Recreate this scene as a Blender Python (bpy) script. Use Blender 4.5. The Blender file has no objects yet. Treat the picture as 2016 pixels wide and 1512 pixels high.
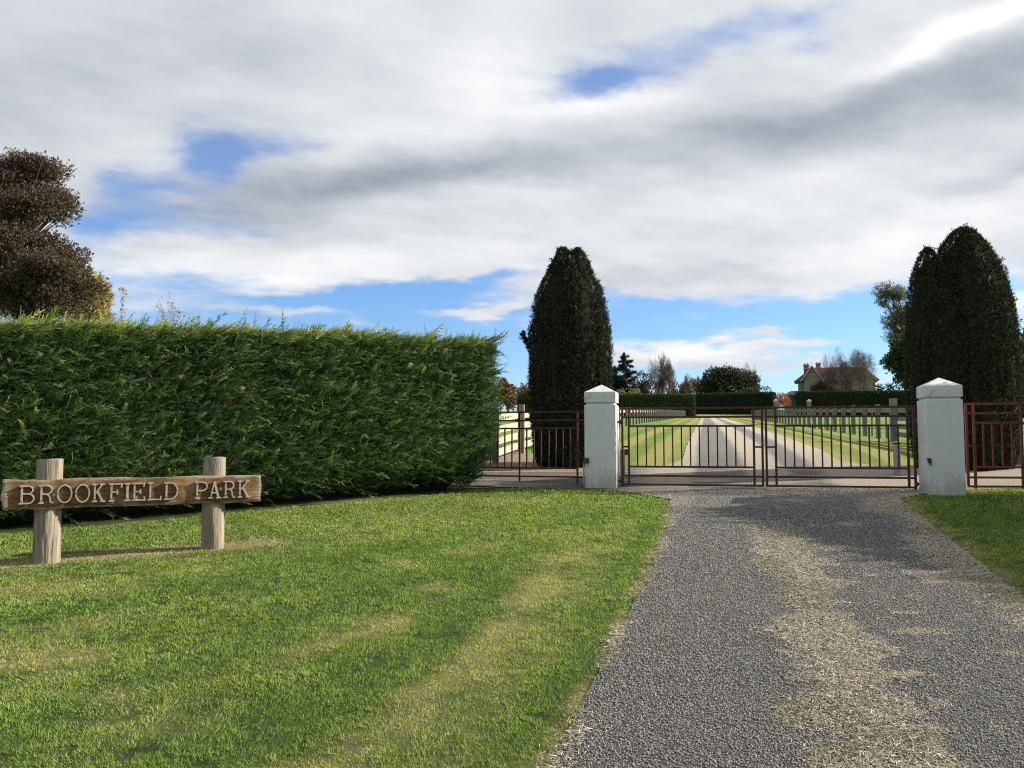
import bpy, math, random
import numpy as np
from mathutils import Vector, Matrix

rng = np.random.default_rng(7)
random.seed(7)
scene = bpy.context.scene
COL = scene.collection
R = math.radians

# ------------------------------------------------------------------ camera, world, sun, exposure
EYE = 1.68
F = 1631.0
PITCH = math.atan(105 / F)
cam_d = bpy.data.cameras.new('camera'); cam = bpy.data.objects.new('camera', cam_d); COL.objects.link(cam)
cam.location = (0, 0, EYE); cam.rotation_euler = (R(90) + PITCH, 0, 0)
cam_d.sensor_width = 36.0; cam_d.lens = 36.0 * F / 2016
cam_d.clip_start = 0.05; cam_d.clip_end = 8000
scene.camera = cam
scene.view_settings.view_transform = 'Standard'
scene.view_settings.look = 'None'
scene.view_settings.gamma = 1.0
scene.view_settings.exposure = 1.0
scene.cycles.use_denoising = False
scene.cycles.filter_width = 1.1
scene.cycles.sample_clamp_indirect = 4.0
scene.cycles.max_bounces = 6
scene.cycles.diffuse_bounces = 3
scene.cycles.transparent_max_bounces = 6

SUN_EL, SUN_AZ = R(28), R(78)           # azimuth clockwise from +Y
SUN = Vector((math.cos(SUN_EL) * math.sin(SUN_AZ), math.cos(SUN_EL) * math.cos(SUN_AZ), math.sin(SUN_EL)))
sl = bpy.data.lights.new('sun', 'SUN'); sl.energy = 5.0; sl.angle = R(0.53); sl.color = (1.0, 0.93, 0.82)
so = bpy.data.objects.new('sun', sl); COL.objects.link(so)
so.rotation_euler = SUN.to_track_quat('Z', 'Y').to_euler(); so.location = (60, 20, 60)


def direction_angles(px, row):
    u, v = (px - 1008) / F, (756 - row) / F
    X, Y, Z = u, math.cos(PITCH) - v * math.sin(PITCH), math.sin(PITCH) + v * math.cos(PITCH)
    return math.atan2(X, Y), math.atan2(Z, math.hypot(X, Y))


class Nodes:
    def __init__(s, tree):
        s.t = tree; s.n = tree.nodes; s.l = tree.links

    def new(s, kind, **kw):
        n = s.n.new(kind)
        for k, v in kw.items(): setattr(n, k, v)
        return n

    def put(s, n, i, v):
        if isinstance(v, bpy.types.NodeSocket): s.l.new(v, n.inputs[i])
        elif v is not None: n.inputs[i].default_value = v

    def m(s, op, a, b=None, c=None, clamp=False):
        n = s.new('ShaderNodeMath', operation=op, use_clamp=clamp)
        for i, v in enumerate((a, b, c)): s.put(n, i, v)
        return n.outputs[0]

    def noise(s, vec, scale, detail=4, rough=0.5, color=False, dist=0.0):
        n = s.new('ShaderNodeTexNoise')
        if vec is not None: s.l.new(vec, n.inputs['Vector'])
        n.inputs['Scale'].default_value = scale; n.inputs['Detail'].default_value = detail
        n.inputs['Roughness'].default_value = rough; n.inputs['Distortion'].default_value = dist
        return n.outputs['Color' if color else 'Fac']

    def ramp(s, x, a, b, smooth=True):
        n = s.new('ShaderNodeMapRange', interpolation_type='SMOOTHSTEP' if smooth else 'LINEAR')
        s.put(n, 0, x); s.put(n, 1, a); s.put(n, 2, b)
        n.inputs[3].default_value = 0; n.inputs[4].default_value = 1
        return n.outputs[0]

    def mix(s, f, a, b, blend='MIX'):
        n = s.new('ShaderNodeMix', data_type='RGBA', blend_type=blend)
        s.put(n, 0, f)
        for i, v in ((6, a), (7, b)):
            if isinstance(v, tuple): v = (*v, 1.0) if len(v) == 3 else v
            s.put(n, i, v)
        return n.outputs[2]

    def scale_vec(s, vec, sc):
        n = s.new('ShaderNodeVectorMath', operation='MULTIPLY')
        s.l.new(vec, n.inputs[0]); n.inputs[1].default_value = sc
        return n.outputs[0]


def build_world():
    w = bpy.data.worlds.new('World'); scene.world = w; w.use_nodes = True
    t = w.node_tree; t.nodes.clear(); N = Nodes(t)
    out = N.new('ShaderNodeOutputWorld'); bg = N.new('ShaderNodeBackground')
    bg.inputs['Strength'].default_value = 0.1
    t.links.new(bg.outputs[0], out.inputs[0])
    sky = N.new('ShaderNodeTexSky', sky_type='NISHITA')
    sky.sun_disc = False; sky.sun_elevation = SUN_EL; sky.sun_rotation = SUN_AZ
    sky.altitude = 200; sky.air_density = 1.0; sky.dust_density = 0.25; sky.ozone_density = 3.0
    tc = N.new('ShaderNodeTexCoord'); dirv = tc.outputs['Generated']
    sep = N.new('ShaderNodeSeparateXYZ'); t.links.new(dirv, sep.inputs[0])
    # cloud deck seen in perspective: noise lives on a plane overhead, compressed near the horizon
    zc = N.m('ADD', N.m('MAXIMUM', sep.outputs[2], 0.0), 0.16)
    cx = N.m('DIVIDE', sep.outputs[0], zc); cy = N.m('DIVIDE', sep.outputs[1], zc)
    comb = N.new('ShaderNodeCombineXYZ'); t.links.new(cx, comb.inputs[0]); t.links.new(cy, comb.inputs[1])
    deck = comb.outputs[0]
    rot = N.new('ShaderNodeVectorRotate'); rot.inputs['Angle'].default_value = R(-14); rot.rotation_type = 'Z_AXIS'
    t.links.new(deck, rot.inputs['Vector'])
    deckr = N.scale_vec(rot.outputs[0], (0.85, 1.35, 1.0))
    az0 = N.m('ARCTAN2', sep.outputs[0], sep.outputs[1]); el0 = N.m('ARCSINE', sep.outputs[2])
    wn = N.noise(deck, 2.2, 5, 0.6, color=True)
    ws = N.new('ShaderNodeSeparateColor'); t.links.new(wn, ws.inputs[0])
    az = N.m('ADD', az0, N.m('MULTIPLY_ADD', ws.outputs[0], 0.16, -0.08))
    el = N.m('ADD', el0, N.m('MULTIPLY_ADD', ws.outputs[1], 0.075, -0.0375))

    def blobs(lst, start):
        acc = start
        for (px, row, wx, wy, tilt, amp) in lst:
            a, e = direction_angles(px, row); wa, we = wx / F, wy / F
            A = N.m('MULTIPLY_ADD', az, 1 / wa, -a / wa)
            E = N.m('MULTIPLY_ADD', el, 1 / we, (tilt * a - e) / we)
            E = N.m('MULTIPLY_ADD', az, -tilt / we, E)
            q = N.m('MULTIPLY_ADD', A, A, N.m('MULTIPLY', E, E))
            acc = N.m('MULTIPLY_ADD', N.m('POWER', 1 / math.e, q), amp, acc)
        return acc
    n1 = N.noise(deckr, 1.3, 8, 0.55)
    n2 = N.noise(deckr, 4.0, 8, 0.6)
    n3 = N.noise(deck, 0.9, 6, 0.5)
    n4 = N.noise(deckr, 9.0, 7, 0.62)
    cov = N.m('MULTIPLY_ADD', N.ramp(el, R(8.8), R(12.0)), 1.15, -0.42)
    cov = N.m('ADD', cov, N.m('MULTIPLY_ADD', n1, 0.9, -0.45))
    cov = N.m('ADD', cov, N.m('MULTIPLY_ADD', n2, 0.6, -0.3))
    cov = blobs([
        (415, 300, 62, 46, 0.1, -0.75), (450, 290, 170, 80, 0.1, -0.34), (268, 372, 66, 34, 0.0, -0.62), (290, 400, 170, 60, 0.0, -0.28), (330, 455, 220, 34, 0.05, -0.55),
        (540, 275, 110, 34, 0.1, -0.36), (1180, 176, 110, 22, 0.12, -0.70), (1210, 145, 210, 50, 0.10, -0.50), (1440, 55, 120, 44, 0.1, -0.55),
        (1610, 25, 100, 34, 0.2, -0.55), (1640, 78, 80, 26, 0.2, -0.42), (900, 560, 150, 26, 0.12, -0.7),
        (1010, 535, 80, 26, 0.0, -0.55), (190, 460, 70, 60, 0, -0.5), (640, 596, 100, 12, 0.05, -0.45),
        (1205, 478, 45, 12, 0, -0.35), (800, 500, 500, 40, 0.04, 0.35),
        (1500, 550, 420, 34, 0.03, 0.75), (1120, 560, 150, 26, 0.03, 0.45), (330, 605, 260, 40, 0.0, 0.5), (560, 618, 130, 14, 0.0, 0.6), (620, 560, 160, 22, 0.12, 0.4),
        (1340, 690, 150, 26, 0.0, 1.25), (1230, 705, 130, 24, 0.0, 0.9), (1530, 681, 100, 12, 0.06, 1.0), (1520, 650, 60, 9, 0.03, 1.0), (1090, 625, 90, 10, .1, .5),
        (1520, 720, 120, 15, 0.0, 0.95), (960, 612, 100, 12, 0.12, 0.95), (1470, 600, 50, 11, 0.0, 0.5),
        (1340, 622, 50, 10, 0.2, 0.35), (1700, 745, 50, 16, 0.0, 0.7), (2040, 590, 80, 60, 0.0, 0.8),
        (60, 560, 190, 90, 0, 0.3)], cov)
    alpha = N.ramp(N.m('ADD', cov, N.m('MULTIPLY_ADD', n4, 0.5, -0.25)), -0.30, 0.58)
    fl = N.m('MULTIPLY', N.ramp(el, R(11), R(14.5)), 0.14)
    alpha = N.m('ADD', N.m('MULTIPLY', alpha, N.m('SUBTRACT', 1.0, fl)), fl)
    br = N.m('MULTIPLY_ADD', n3, 0.4, 0.44)
    br = N.m('ADD', br, N.m('MULTIPLY_ADD', n1, 0.45, -0.225))
    br = N.m('ADD', br, N.m('MULTIPLY_ADD', n2, 0.46, -0.23))
    br = N.m('ADD', br, N.m('MULTIPLY_ADD', n4, 0.09, -0.045))
    br = blobs([
        (640, 360, 300, 42, 0.12, -0.42), (330, 420, 260, 45, 0.08, -0.22), (1000, 330, 240, 34, 0.1, -0.3),
        (1780, 195, 330, 62, 0.16, -0.42), (1500, 240, 240, 36, 0.14, -0.25), (1960, 340, 160, 24, 0.2, -0.2),
        (0, 160, 320, 130, 0, -0.16), (300, 40, 350, 80, 0, -0.12), (1350, 545, 200, 14, 0.08, -0.12),
        (1400, 380, 420, 70, 0.1, 0.12), (1850, 450, 240, 60, 0.15, 0.25), (1980, 35, 170, 36, 0.2, 0.4), (1830, 95, 200, 22, 0.25, 0.25),
        (1200, 215, 130, 22, 0.12, 0.22), (980, 130, 130, 160, 0, 0.16), (760, 270, 200, 30, 0.1, 0.12),
        (520, 540, 260, 34, 0.06, 0.2), (800, 500, 260, 28, 0.1, 0.15), (250, 290, 120, 60, 0, 0.1),
        (1340, 686, 150, 22, 0.0, 0.35), (2000, 600, 90, 60, 0, 0.35)], br)
    br = N.m('MINIMUM', N.m('MAXIMUM', br, 0.0), 1.0)
    cloud = N.mix(br, (1.15, 1.42, 1.85), (5.15, 5.2, 5.25))
    sk = N.mix(1.0, sky.outputs[0], (0.56, 0.69, 0.88), 'MULTIPLY')
    col = N.mix(alpha, sk, cloud)
    t.links.new(col, bg.inputs['Color'])


build_world()

# ------------------------------------------------------------------ terrain height
_T = np.concatenate([np.arange(-40, 60, 0.25), np.arange(60, 330, 2.0), np.array([400, 700, 1500, 4000])])
_V = np.interp(_T, [-40, 0, 13.15, 17.75, 19.6, 25, 50, 90, 163, 185, 230, 300, 700, 4000],
               [-0.8, 0, .865, 1.18, 1.29, 1.48, 2.26, 3.43, 5.66, 6.7, 8.6, 9.3, 10, 14])
for _ in range(6):
    _V[1:399] = 0.25 * _V[:398] + 0.5 * _V[1:399] + 0.25 * _V[2:400]


def H(x, y):
    return np.interp(y, _T, _V) + 0.012 * np.clip(np.asarray(x) - 1.4, 0, 8)


def at(px, row, d):
    u, v = (px - 1008) / F, (756 - row) / F
    Y = math.cos(PITCH) - v * math.sin(PITCH); Z = math.sin(PITCH) + v * math.cos(PITCH)
    return np.array([u / Y * d, d, EYE + Z / Y * d])


def on_ground(px, row):
    lo, hi = 0.5, 400.0
    prev = lo
    for d in np.concatenate([np.arange(1, 60, 0.05), np.arange(60, 400, 1)]):
        p = at(px, row, d)
        if p[2] <= H(p[0], p[1]): return np.array([p[0], p[1]])
    return np.array([p[0], p[1]])


def centre(y):          # the drive's centre line
    return 3.87 + 0.233 * (np.asarray(y) - 11.85)


# ------------------------------------------------------------------ noise
_perm = rng.random((256, 256))


def vnoise(x, y):
    xi = np.floor(x).astype(int); yi = np.floor(y).astype(int)
    fx = x - xi; fy = y - yi
    fx = fx * fx * (3 - 2 * fx); fy = fy * fy * (3 - 2 * fy)
    g = lambda a, b: _perm[a % 256, b % 256]
    return (g(xi, yi) * (1 - fx) + g(xi + 1, yi) * fx) * (1 - fy) + (g(xi, yi + 1) * (1 - fx) + g(xi + 1, yi + 1) * fx) * fy


def fbm(x, y, o=4):
    s = 0; a = 0.5; tot = 0
    for i in range(o):
        s = s + a * vnoise(x * 2 ** i + 17 * i, y * 2 ** i + 31 * i); tot += a; a *= 0.5
    return s / tot


# ------------------------------------------------------------------ mesh helpers
def link(o, parent=None):
    COL.objects.link(o)
    if parent is not None: o.parent = parent
    return o


def mesh_obj(name, V, Fc, mat, parent=None, tint=None, uv=None, smooth=False, dry=None):
    V = np.asarray(V, dtype=np.float32)
    me = bpy.data.meshes.new(name)
    if isinstance(Fc, np.ndarray):
        n, k = Fc.shape
        me.vertices.add(len(V)); me.vertices.foreach_set('co', V.ravel())
        me.loops.add(n * k); me.loops.foreach_set('vertex_index', Fc.astype(np.int32).ravel())
        me.polygons.add(n); me.polygons.foreach_set('loop_start', np.arange(0, n * k, k, dtype=np.int32))
        me.update(calc_edges=True)
    else:
        me.from_pydata([tuple(v) for v in V], [], Fc); me.update()
    if tint is not None:
        a = me.attributes.new('tint', 'FLOAT_COLOR', 'POINT')
        c = np.ones((len(V), 4), np.float32); c[:, :3] = tint
        a.data.foreach_set('color', c.ravel())
    if dry is not None:
        a = me.attributes.new('dry', 'FLOAT', 'POINT'); a.data.foreach_set('value', np.asarray(dry, np.float32))
    if uv is not None:
        l = me.uv_layers.new(name='UVMap')
        vi = np.zeros(len(me.loops), np.int32); me.loops.foreach_get('vertex_index', vi)
        l.data.foreach_set('uv', np.asarray(uv, np.float32)[vi].ravel())
    if smooth:
        me.polygons.foreach_set('use_smooth', np.ones(len(me.polygons), bool))
    me.materials.append(mat)
    return link(bpy.data.objects.new(name, me), parent)


def tag(o, label=None, cat=None, group=None, kind=None):
    if label: o['label'] = label
    if cat: o['category'] = cat
    if group: o['group'] = group
    if kind: o['kind'] = kind
    return o


def thing(name, label, cat, loc=(0, 0, 0), rz=0.0, group=None):
    o = bpy.data.objects.new(name, None); o.location = tuple(float(v) for v in loc); o.rotation_euler = (0, 0, rz)
    o.empty_display_size = 0.2
    link(o); return tag(o, label, cat, group)


class MB:
    def __init__(s): s.v = []; s.f = []

    def add(s, vs, fs):
        b = len(s.v); s.v += [tuple(v) for v in vs]; s.f += [[i + b for i in f] for f in fs]; return s

    def box(s, x0, x1, y0, y1, z0, z1, M=None):
        vs = [(x, y, z) for z in (z0, z1) for y in (y0, y1) for x in (x0, x1)]
        if M is not None: vs = [M @ Vector(v) for v in vs]
        return s.add(vs, [[0, 2, 3, 1], [4, 5, 7, 6], [0, 1, 5, 4], [2, 6, 7, 3], [0, 4, 6, 2], [1, 3, 7, 5]])

    def bar(s, p, q, w, h, up=(0, 0, 1)):
        p, q = Vector(p), Vector(q); d = (q - p).normalized(); u = Vector(up)
        sx = d.cross(u)
        if sx.length < 1e-4: sx = d.cross(Vector((0, 1, 0)))
        sx.normalize(); u = sx.cross(d)
        vs = [e + sx * a * w / 2 + u * b * h / 2 for e in (p, q) for a, b in ((-1, -1), (1, -1), (1, 1), (-1, 1))]
        return s.add(vs, [[3, 2, 1, 0], [4, 5, 6, 7], [0, 1, 5, 4], [1, 2, 6, 5], [2, 3, 7, 6], [3, 0, 4, 7]])

    def lathe(s, prof, n=24, c=(0, 0, 0)):
        vs = [(c[0] + r * math.cos(2 * math.pi * i / n), c[1] + r * math.sin(2 * math.pi * i / n), c[2] + z) for r, z in prof for i in range(n)]
        fs = [[k * n + i, k * n + (i + 1) % n, (k + 1) * n + (i + 1) % n, (k + 1) * n + i] for k in range(len(prof) - 1) for i in range(n)]
        fs += [list(range(n))[::-1], [(len(prof) - 1) * n + i for i in range(n)]]
        return s.add(vs, fs)

    def prism(s, poly, y0, y1):        # polygon in xz extruded along y
        n = len(poly)
        vs = [(x, y0, z) for x, z in poly] + [(x, y1, z) for x, z in poly]
        return s.add(vs, [list(range(n)), list(range(n, 2 * n))[::-1]] + [[(i + 1) % n, i, n + i, n + (i + 1) % n] for i in range(n)])

    def build(s, name, mat, parent=None, bevel=0.0, smooth=False, seg=2):
        o = mesh_obj(name, np.array(s.v), s.f, mat, parent, smooth=smooth)
        if bevel:
            b = o.modifiers.new('bevel', 'BEVEL'); b.width = bevel; b.segments = seg; b.limit_method = 'ANGLE'
        return o


def tubes(P0, P1, R0, R1, n=4):
    P0, P1 = np.asarray(P0, float), np.asarray(P1, float); R0, R1 = np.asarray(R0), np.asarray(R1)
    d = P1 - P0; d /= np.linalg.norm(d, axis=1, keepdims=True) + 1e-9
    ref = np.where(np.abs(d[:, 2:3]) > 0.9, np.array([[1.0, 0, 0]]), np.array([[0, 0, 1.0]]))
    a = np.cross(d, ref); a /= np.linalg.norm(a, axis=1, keepdims=True) + 1e-9
    b = np.cross(d, a)
    an = np.arange(n) * 2 * np.pi / n
    ring = a[:, None, :] * np.cos(an)[None, :, None] + b[:, None, :] * np.sin(an)[None, :, None]
    V = np.concatenate([P0[:, None] + ring * R0[:, None, None], P1[:, None] + ring * R1[:, None, None]], 1)
    base = np.arange(len(P0))[:, None, None] * 2 * n
    i = np.arange(n); j = (i + 1) % n
    q = np.stack([i, j, j + n, i + n], 1)[None]
    return V.reshape(-1, 3), (base + q).reshape(-1, 4)


def scatter(tV, tF, pos, axis, scale, colr, tipcol=None, roll=None, side=None):
    """copies of a small leaf mesh merged into one; +Z of the template follows axis"""
    n = len(pos); k = len(tV)
    z = axis / (np.linalg.norm(axis, axis=1, keepdims=True) + 1e-9)
    if side is None: side = rng.normal(size=(n, 3))
    x = np.cross(side, z); x /= np.linalg.norm(x, axis=1, keepdims=True) + 1e-9
    y = np.cross(z, x)
    sc = np.asarray(scale).reshape(n, 1, 1)
    V = pos[:, None, :] + sc * (tV[None, :, 0:1] * x[:, None] + tV[None, :, 1:2] * y[:, None] + tV[None, :, 2:3] * z[:, None])
    Fc = (tF[None] + (np.arange(n) * k)[:, None, None]).reshape(-1, tF.shape[1])
    C = np.repeat(colr[:, None, :], k, 1)
    if tipcol is not None:
        w = np.clip(tV[:, 2], 0, 1)[None, :, None]
        C = C * (1 - w) + tipcol[:, None, :] * w
    return V.reshape(-1, 3), Fc, C.reshape(-1, 3)


def join(parts):
    Vs, Fs, Cs = [], [], []; b = 0
    for V, Fc, C in parts:
        Vs.append(V); Fs.append(Fc + b); Cs.append(C); b += len(V)
    return np.concatenate(Vs), np.concatenate(Fs), np.concatenate(Cs)


def colours(n, a, b, jit=0.15):
    t = rng.random((n, 1)); c = np.array(a) * (1 - t) + np.array(b) * t
    return np.clip(c * (1 + rng.normal(size=(n, 1)) * jit), 0.003, 1)


# ------------------------------------------------------------------ materials
def principled(name):
    m = bpy.data.materials.new(name); m.use_nodes = True
    N = Nodes(m.node_tree); p = m.node_tree.nodes['Principled BSDF']
    return m, N, p


def mat_var(name, c1, c2, scale=4.0, rough=0.7, bump=0.0, stretch=(1, 1, 1), detail=6, lo=0.35, hi=0.65, c3=None, s3=1.0, lo3=.55, hi3=.75, bscale=None, spec=0.3, metal=0.0, bdist=0.01):
    m, N, p = principled(name)
    tc = N.new('ShaderNodeTexCoord'); v = N.scale_vec(tc.outputs['Object'], stretch)
    f = N.ramp(N.noise(v, scale, detail, 0.6), lo, hi)
    c = N.mix(f, c1, c2)
    if c3: c = N.mix(N.ramp(N.noise(v, s3, 5, 0.65), lo3, hi3), c, c3)
    m.node_tree.links.new(c, p.inputs['Base Color'])
    p.inputs['Roughness'].default_value = rough; p.inputs['Specular IOR Level'].default_value = spec; p.inputs['Metallic'].default_value = metal
    if bump:
        b = N.new('ShaderNodeBump'); b.inputs['Strength'].default_value = bump; b.inputs['Distance'].default_value = bdist
        m.node_tree.links.new(N.noise(v, bscale or scale * 3, 6, 0.65), b.inputs['Height'])
        m.node_tree.links.new(b.outputs[0], p.inputs['Normal'])
    return m


def mat_leaf(name, rough=0.5, trans=0.25, spec=0.3, tsat=(1.2, 1.25, 0.5)):
    m, N, p = principled(name); t = m.node_tree
    a = N.new('ShaderNodeAttribute', attribute_name='tint')
    t.links.new(a.outputs['Color'], p.inputs['Base Color'])
    p.inputs['Roughness'].default_value = rough; p.inputs['Specular IOR Level'].default_value = spec
    if trans:
        tr = N.new('ShaderNodeBsdfTranslucent'); t.links.new(N.mix(1.0, a.outputs['Color'], tsat, 'MULTIPLY'), tr.inputs['Color'])
        mx = N.new('ShaderNodeMixShader'); mx.inputs[0].default_value = trans
        t.links.new(p.outputs[0], mx.inputs[1]); t.links.new(tr.outputs[0], mx.inputs[2])
        t.links.new(mx.outputs[0], t.nodes['Material Output'].inputs['Surface'])
    return m


M_grass = mat_leaf('grass_blades', 0.55, 0.35, 0.25)
M_straw = mat_leaf('dry_stalks', 0.75, 0.12, 0.15, (1, 1, 1))
M_spray = mat_leaf('cypress_sprays', 0.5, 0.25, 0.3)
M_yew = mat_leaf('yew_needles', 0.7, 0.06, 0.06)
M_leaf = mat_leaf('broad_leaves', 0.55, 0.15, 0.18)
M_gum = mat_leaf('gum_leaves', 0.5, 0.25, 0.3)
M_stone = mat_leaf('stone_chips', 0.8, 0.0, 0.3)
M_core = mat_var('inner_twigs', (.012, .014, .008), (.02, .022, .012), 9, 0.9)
M_bark = mat_var('grey_brown_bark', (.09, .07, .05), (.16, .13, .1), 6, 0.9, 0.4, (1, 1, .25))
M_twig = mat_var('bare_twigs', (.11, .085, .07), (.17, .14, .12), 3, 0.9)
M_twigr = mat_var('reddish_brown_twigs', (.11, .065, .045), (.17, .105, .075), .6, 0.9)
M_birch = mat_var('birch_bark', (.45, .42, .38), (.6, .57, .53), 3, 0.8, c3=(.12, .1, .09), s3=4)
M_white = mat_var('painted_render', (.56, .565, .535), (.60, .605, .575), 3, 0.85, 0.03, c3=(.52, .52, .485), s3=2.2, lo3=.5, hi3=.8, bscale=30, bdist=.004)
_N = Nodes(M_white.node_tree); _t = M_white.node_tree; _p = _t.nodes['Principled BSDF']
_tc = _N.new('ShaderNodeTexCoord'); _sp = _N.new('ShaderNodeSeparateXYZ'); _t.links.new(_tc.outputs['Object'], _sp.inputs[0])
_old = _p.inputs['Base Color'].links[0].from_socket
_n = _N.noise(_N.scale_vec(_tc.outputs['Object'], (1, 1, .35)), 9, 7, .7); _n2 = _N.noise(_tc.outputs['Object'], 26, 5, .7)
_d = _N.ramp(_N.m('ADD', _sp.outputs[2], _N.m('MULTIPLY_ADD', _n, -1.1, .55)), .38, .0)
_c = _N.mix(_N.m('MULTIPLY', _d, .62), _old, (.25, .24, .19))
_sm = _N.m('MULTIPLY', _N.ramp(_N.m('ABSOLUTE', _N.m('ADD', _sp.outputs[2], -.5)), .3, .02), _N.ramp(_n2, .62, .70))
_c = _N.mix(_N.m('MULTIPLY', _sm, .6), _c, (.16, .155, .13))
_dr = _N.m('MULTIPLY', _N.ramp(_N.noise(_N.scale_vec(_tc.outputs['Object'], (1, 1, .06)), 22, 4, .6), .58, .72), _N.ramp(_sp.outputs[2], .7, 1.35))
_c = _N.mix(_N.m('MULTIPLY', _dr, .3), _c, (.33, .33, .29))
_t.links.new(_c, _p.inputs['Base Color'])
M_cap = mat_var('weathered_cap_render', (.55, .555, .53), (.61, .615, .59), 3, 0.85, 0.05, c3=(.36, .36, .33), s3=9, lo3=.5, hi3=.72, bscale=30, bdist=.004)
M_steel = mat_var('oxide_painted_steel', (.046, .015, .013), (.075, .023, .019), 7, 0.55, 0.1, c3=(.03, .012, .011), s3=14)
M_steel_sunlit = mat_var('sunlit_tone_oxide_painted_steel', (.13, .028, .021), (.17, .042, .032), 7, 0.55, 0.1)  # same gate steel, with sunlight on the right panel put into a redder colour
M_dark = mat_var('dark_metal', (.03, .032, .033), (.06, .062, .06), 9, 0.5)
M_galv = mat_var('galvanised_metal', (.2, .21, .22), (.28, .29, .3), 9, 0.5, metal=0.3)
M_post = mat_var('weathered_post_timber', (.18, .145, .105), (.31, .26, .195), 5, 0.9, 0.9, (6, 6, .5), c3=(.11, .085, .065), s3=7, lo3=.58, hi3=.68, bscale=9, bdist=.012)
M_rail = mat_var('pale_rail_timber', (.34, .295, .205), (.44, .385, .28), 3, 0.85, 0.3, (1, 1, 3), c3=(.3, .26, .2), s3=5)
M_fpost = mat_var('grey_fence_timber', (.13, .12, .10), (.21, .195, .165), 3, 0.9, 0.3, (3, 3, .5))
M_letter = mat_var('grey_letter_paint', (.27, .25, .205), (.38, .355, .30), 20, 0.65, 0.1, c3=(.17, .15, .115), s3=40, lo3=.6, hi3=.75)
M_roof = mat_var('maroon_roof_iron', (.085, .018, .016), (.12, .027, .023), 1.5, 0.6, c3=(.06, .028, .025), s3=.8)
M_wall = mat_var('cream_house_wall', (.19, .16, .125), (.26, .22, .17), 1.5, 0.85)
M_trim = mat_var('cream_trim', (.30, .275, .22), (.38, .35, .28), 2, 0.7)
M_brick = mat_var('chimney_brick', (.16, .08, .055), (.24, .14, .1), 3, 0.9)
M_slate = mat_var('grey_shed_roof', (.16, .17, .18), (.22, .23, .24), 2, 0.6)
M_pane = mat_var('dark_window_pane', (.012, .014, .016), (.03, .033, .036), 1, 0.1, spec=0.6)
M_bed = mat_var('bark_and_gravel_bed', (.10, .065, .04), (.24, .18, .12), 28, 0.95, 0.8, c3=(.32, .27, .2), s3=60, lo3=.52, hi3=.6, bscale=60, bdist=.02)


def mat_board():
    m, N, p = principled('weathered_sign_board'); t = m.node_tree
    tc = N.new('ShaderNodeTexCoord'); o = tc.outputs['Object']
    g = N.noise(N.scale_vec(o, (1.1, 6, 13)), 3.2, 8, 0.65, dist=0.6)
    c = N.mix(N.ramp(g, .36, .66), (.08, .038, .015), (.225, .122, .05))
    blot = N.noise(o, 3.4, 5, 0.6)
    c = N.mix(N.ramp(blot, .48, .68), c, (.27, .18, .10))
    fine = N.noise(N.scale_vec(o, (3, 30, 55)), 3.0, 6, 0.7)
    c = N.mix(N.ramp(fine, .58, .68), c, (.05, .028, .016))
    sp = N.new('ShaderNodeSeparateXYZ'); t.links.new(o, sp.inputs[0])
    ez = N.m('ABSOLUTE', sp.outputs[2]); wob = N.m('MULTIPLY_ADD', N.noise(N.scale_vec(o, (2.2, 1, 3)), 3.0, 6, 0.7), 0.10, -0.05)
    edge = N.ramp(N.m('ADD', ez, wob), 0.108, 0.142)
    ex = N.ramp(N.m('ADD', N.m('ABSOLUTE', sp.outputs[0]), wob), 1.06, 1.14)
    edge = N.m('MAXIMUM', edge, ex)
    grey = N.mix(N.ramp(g, .35, .65), (.22, .18, .135), (.40, .36, .29))
    c = N.mix(N.m('MULTIPLY', edge, .7), c, grey)
    t.links.new(c, p.inputs['Base Color']); p.inputs['Roughness'].default_value = 0.85; p.inputs['Specular IOR Level'].default_value = .2
    b = N.new('ShaderNodeBump'); b.inputs['Strength'].default_value = 0.9; b.inputs['Distance'].default_value = 0.008
    t.links.new(N.m('ADD', fine, g), b.inputs['Height']); t.links.new(b.outputs[0], p.inputs['Normal'])
    return m


M_board = mat_board()


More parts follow.
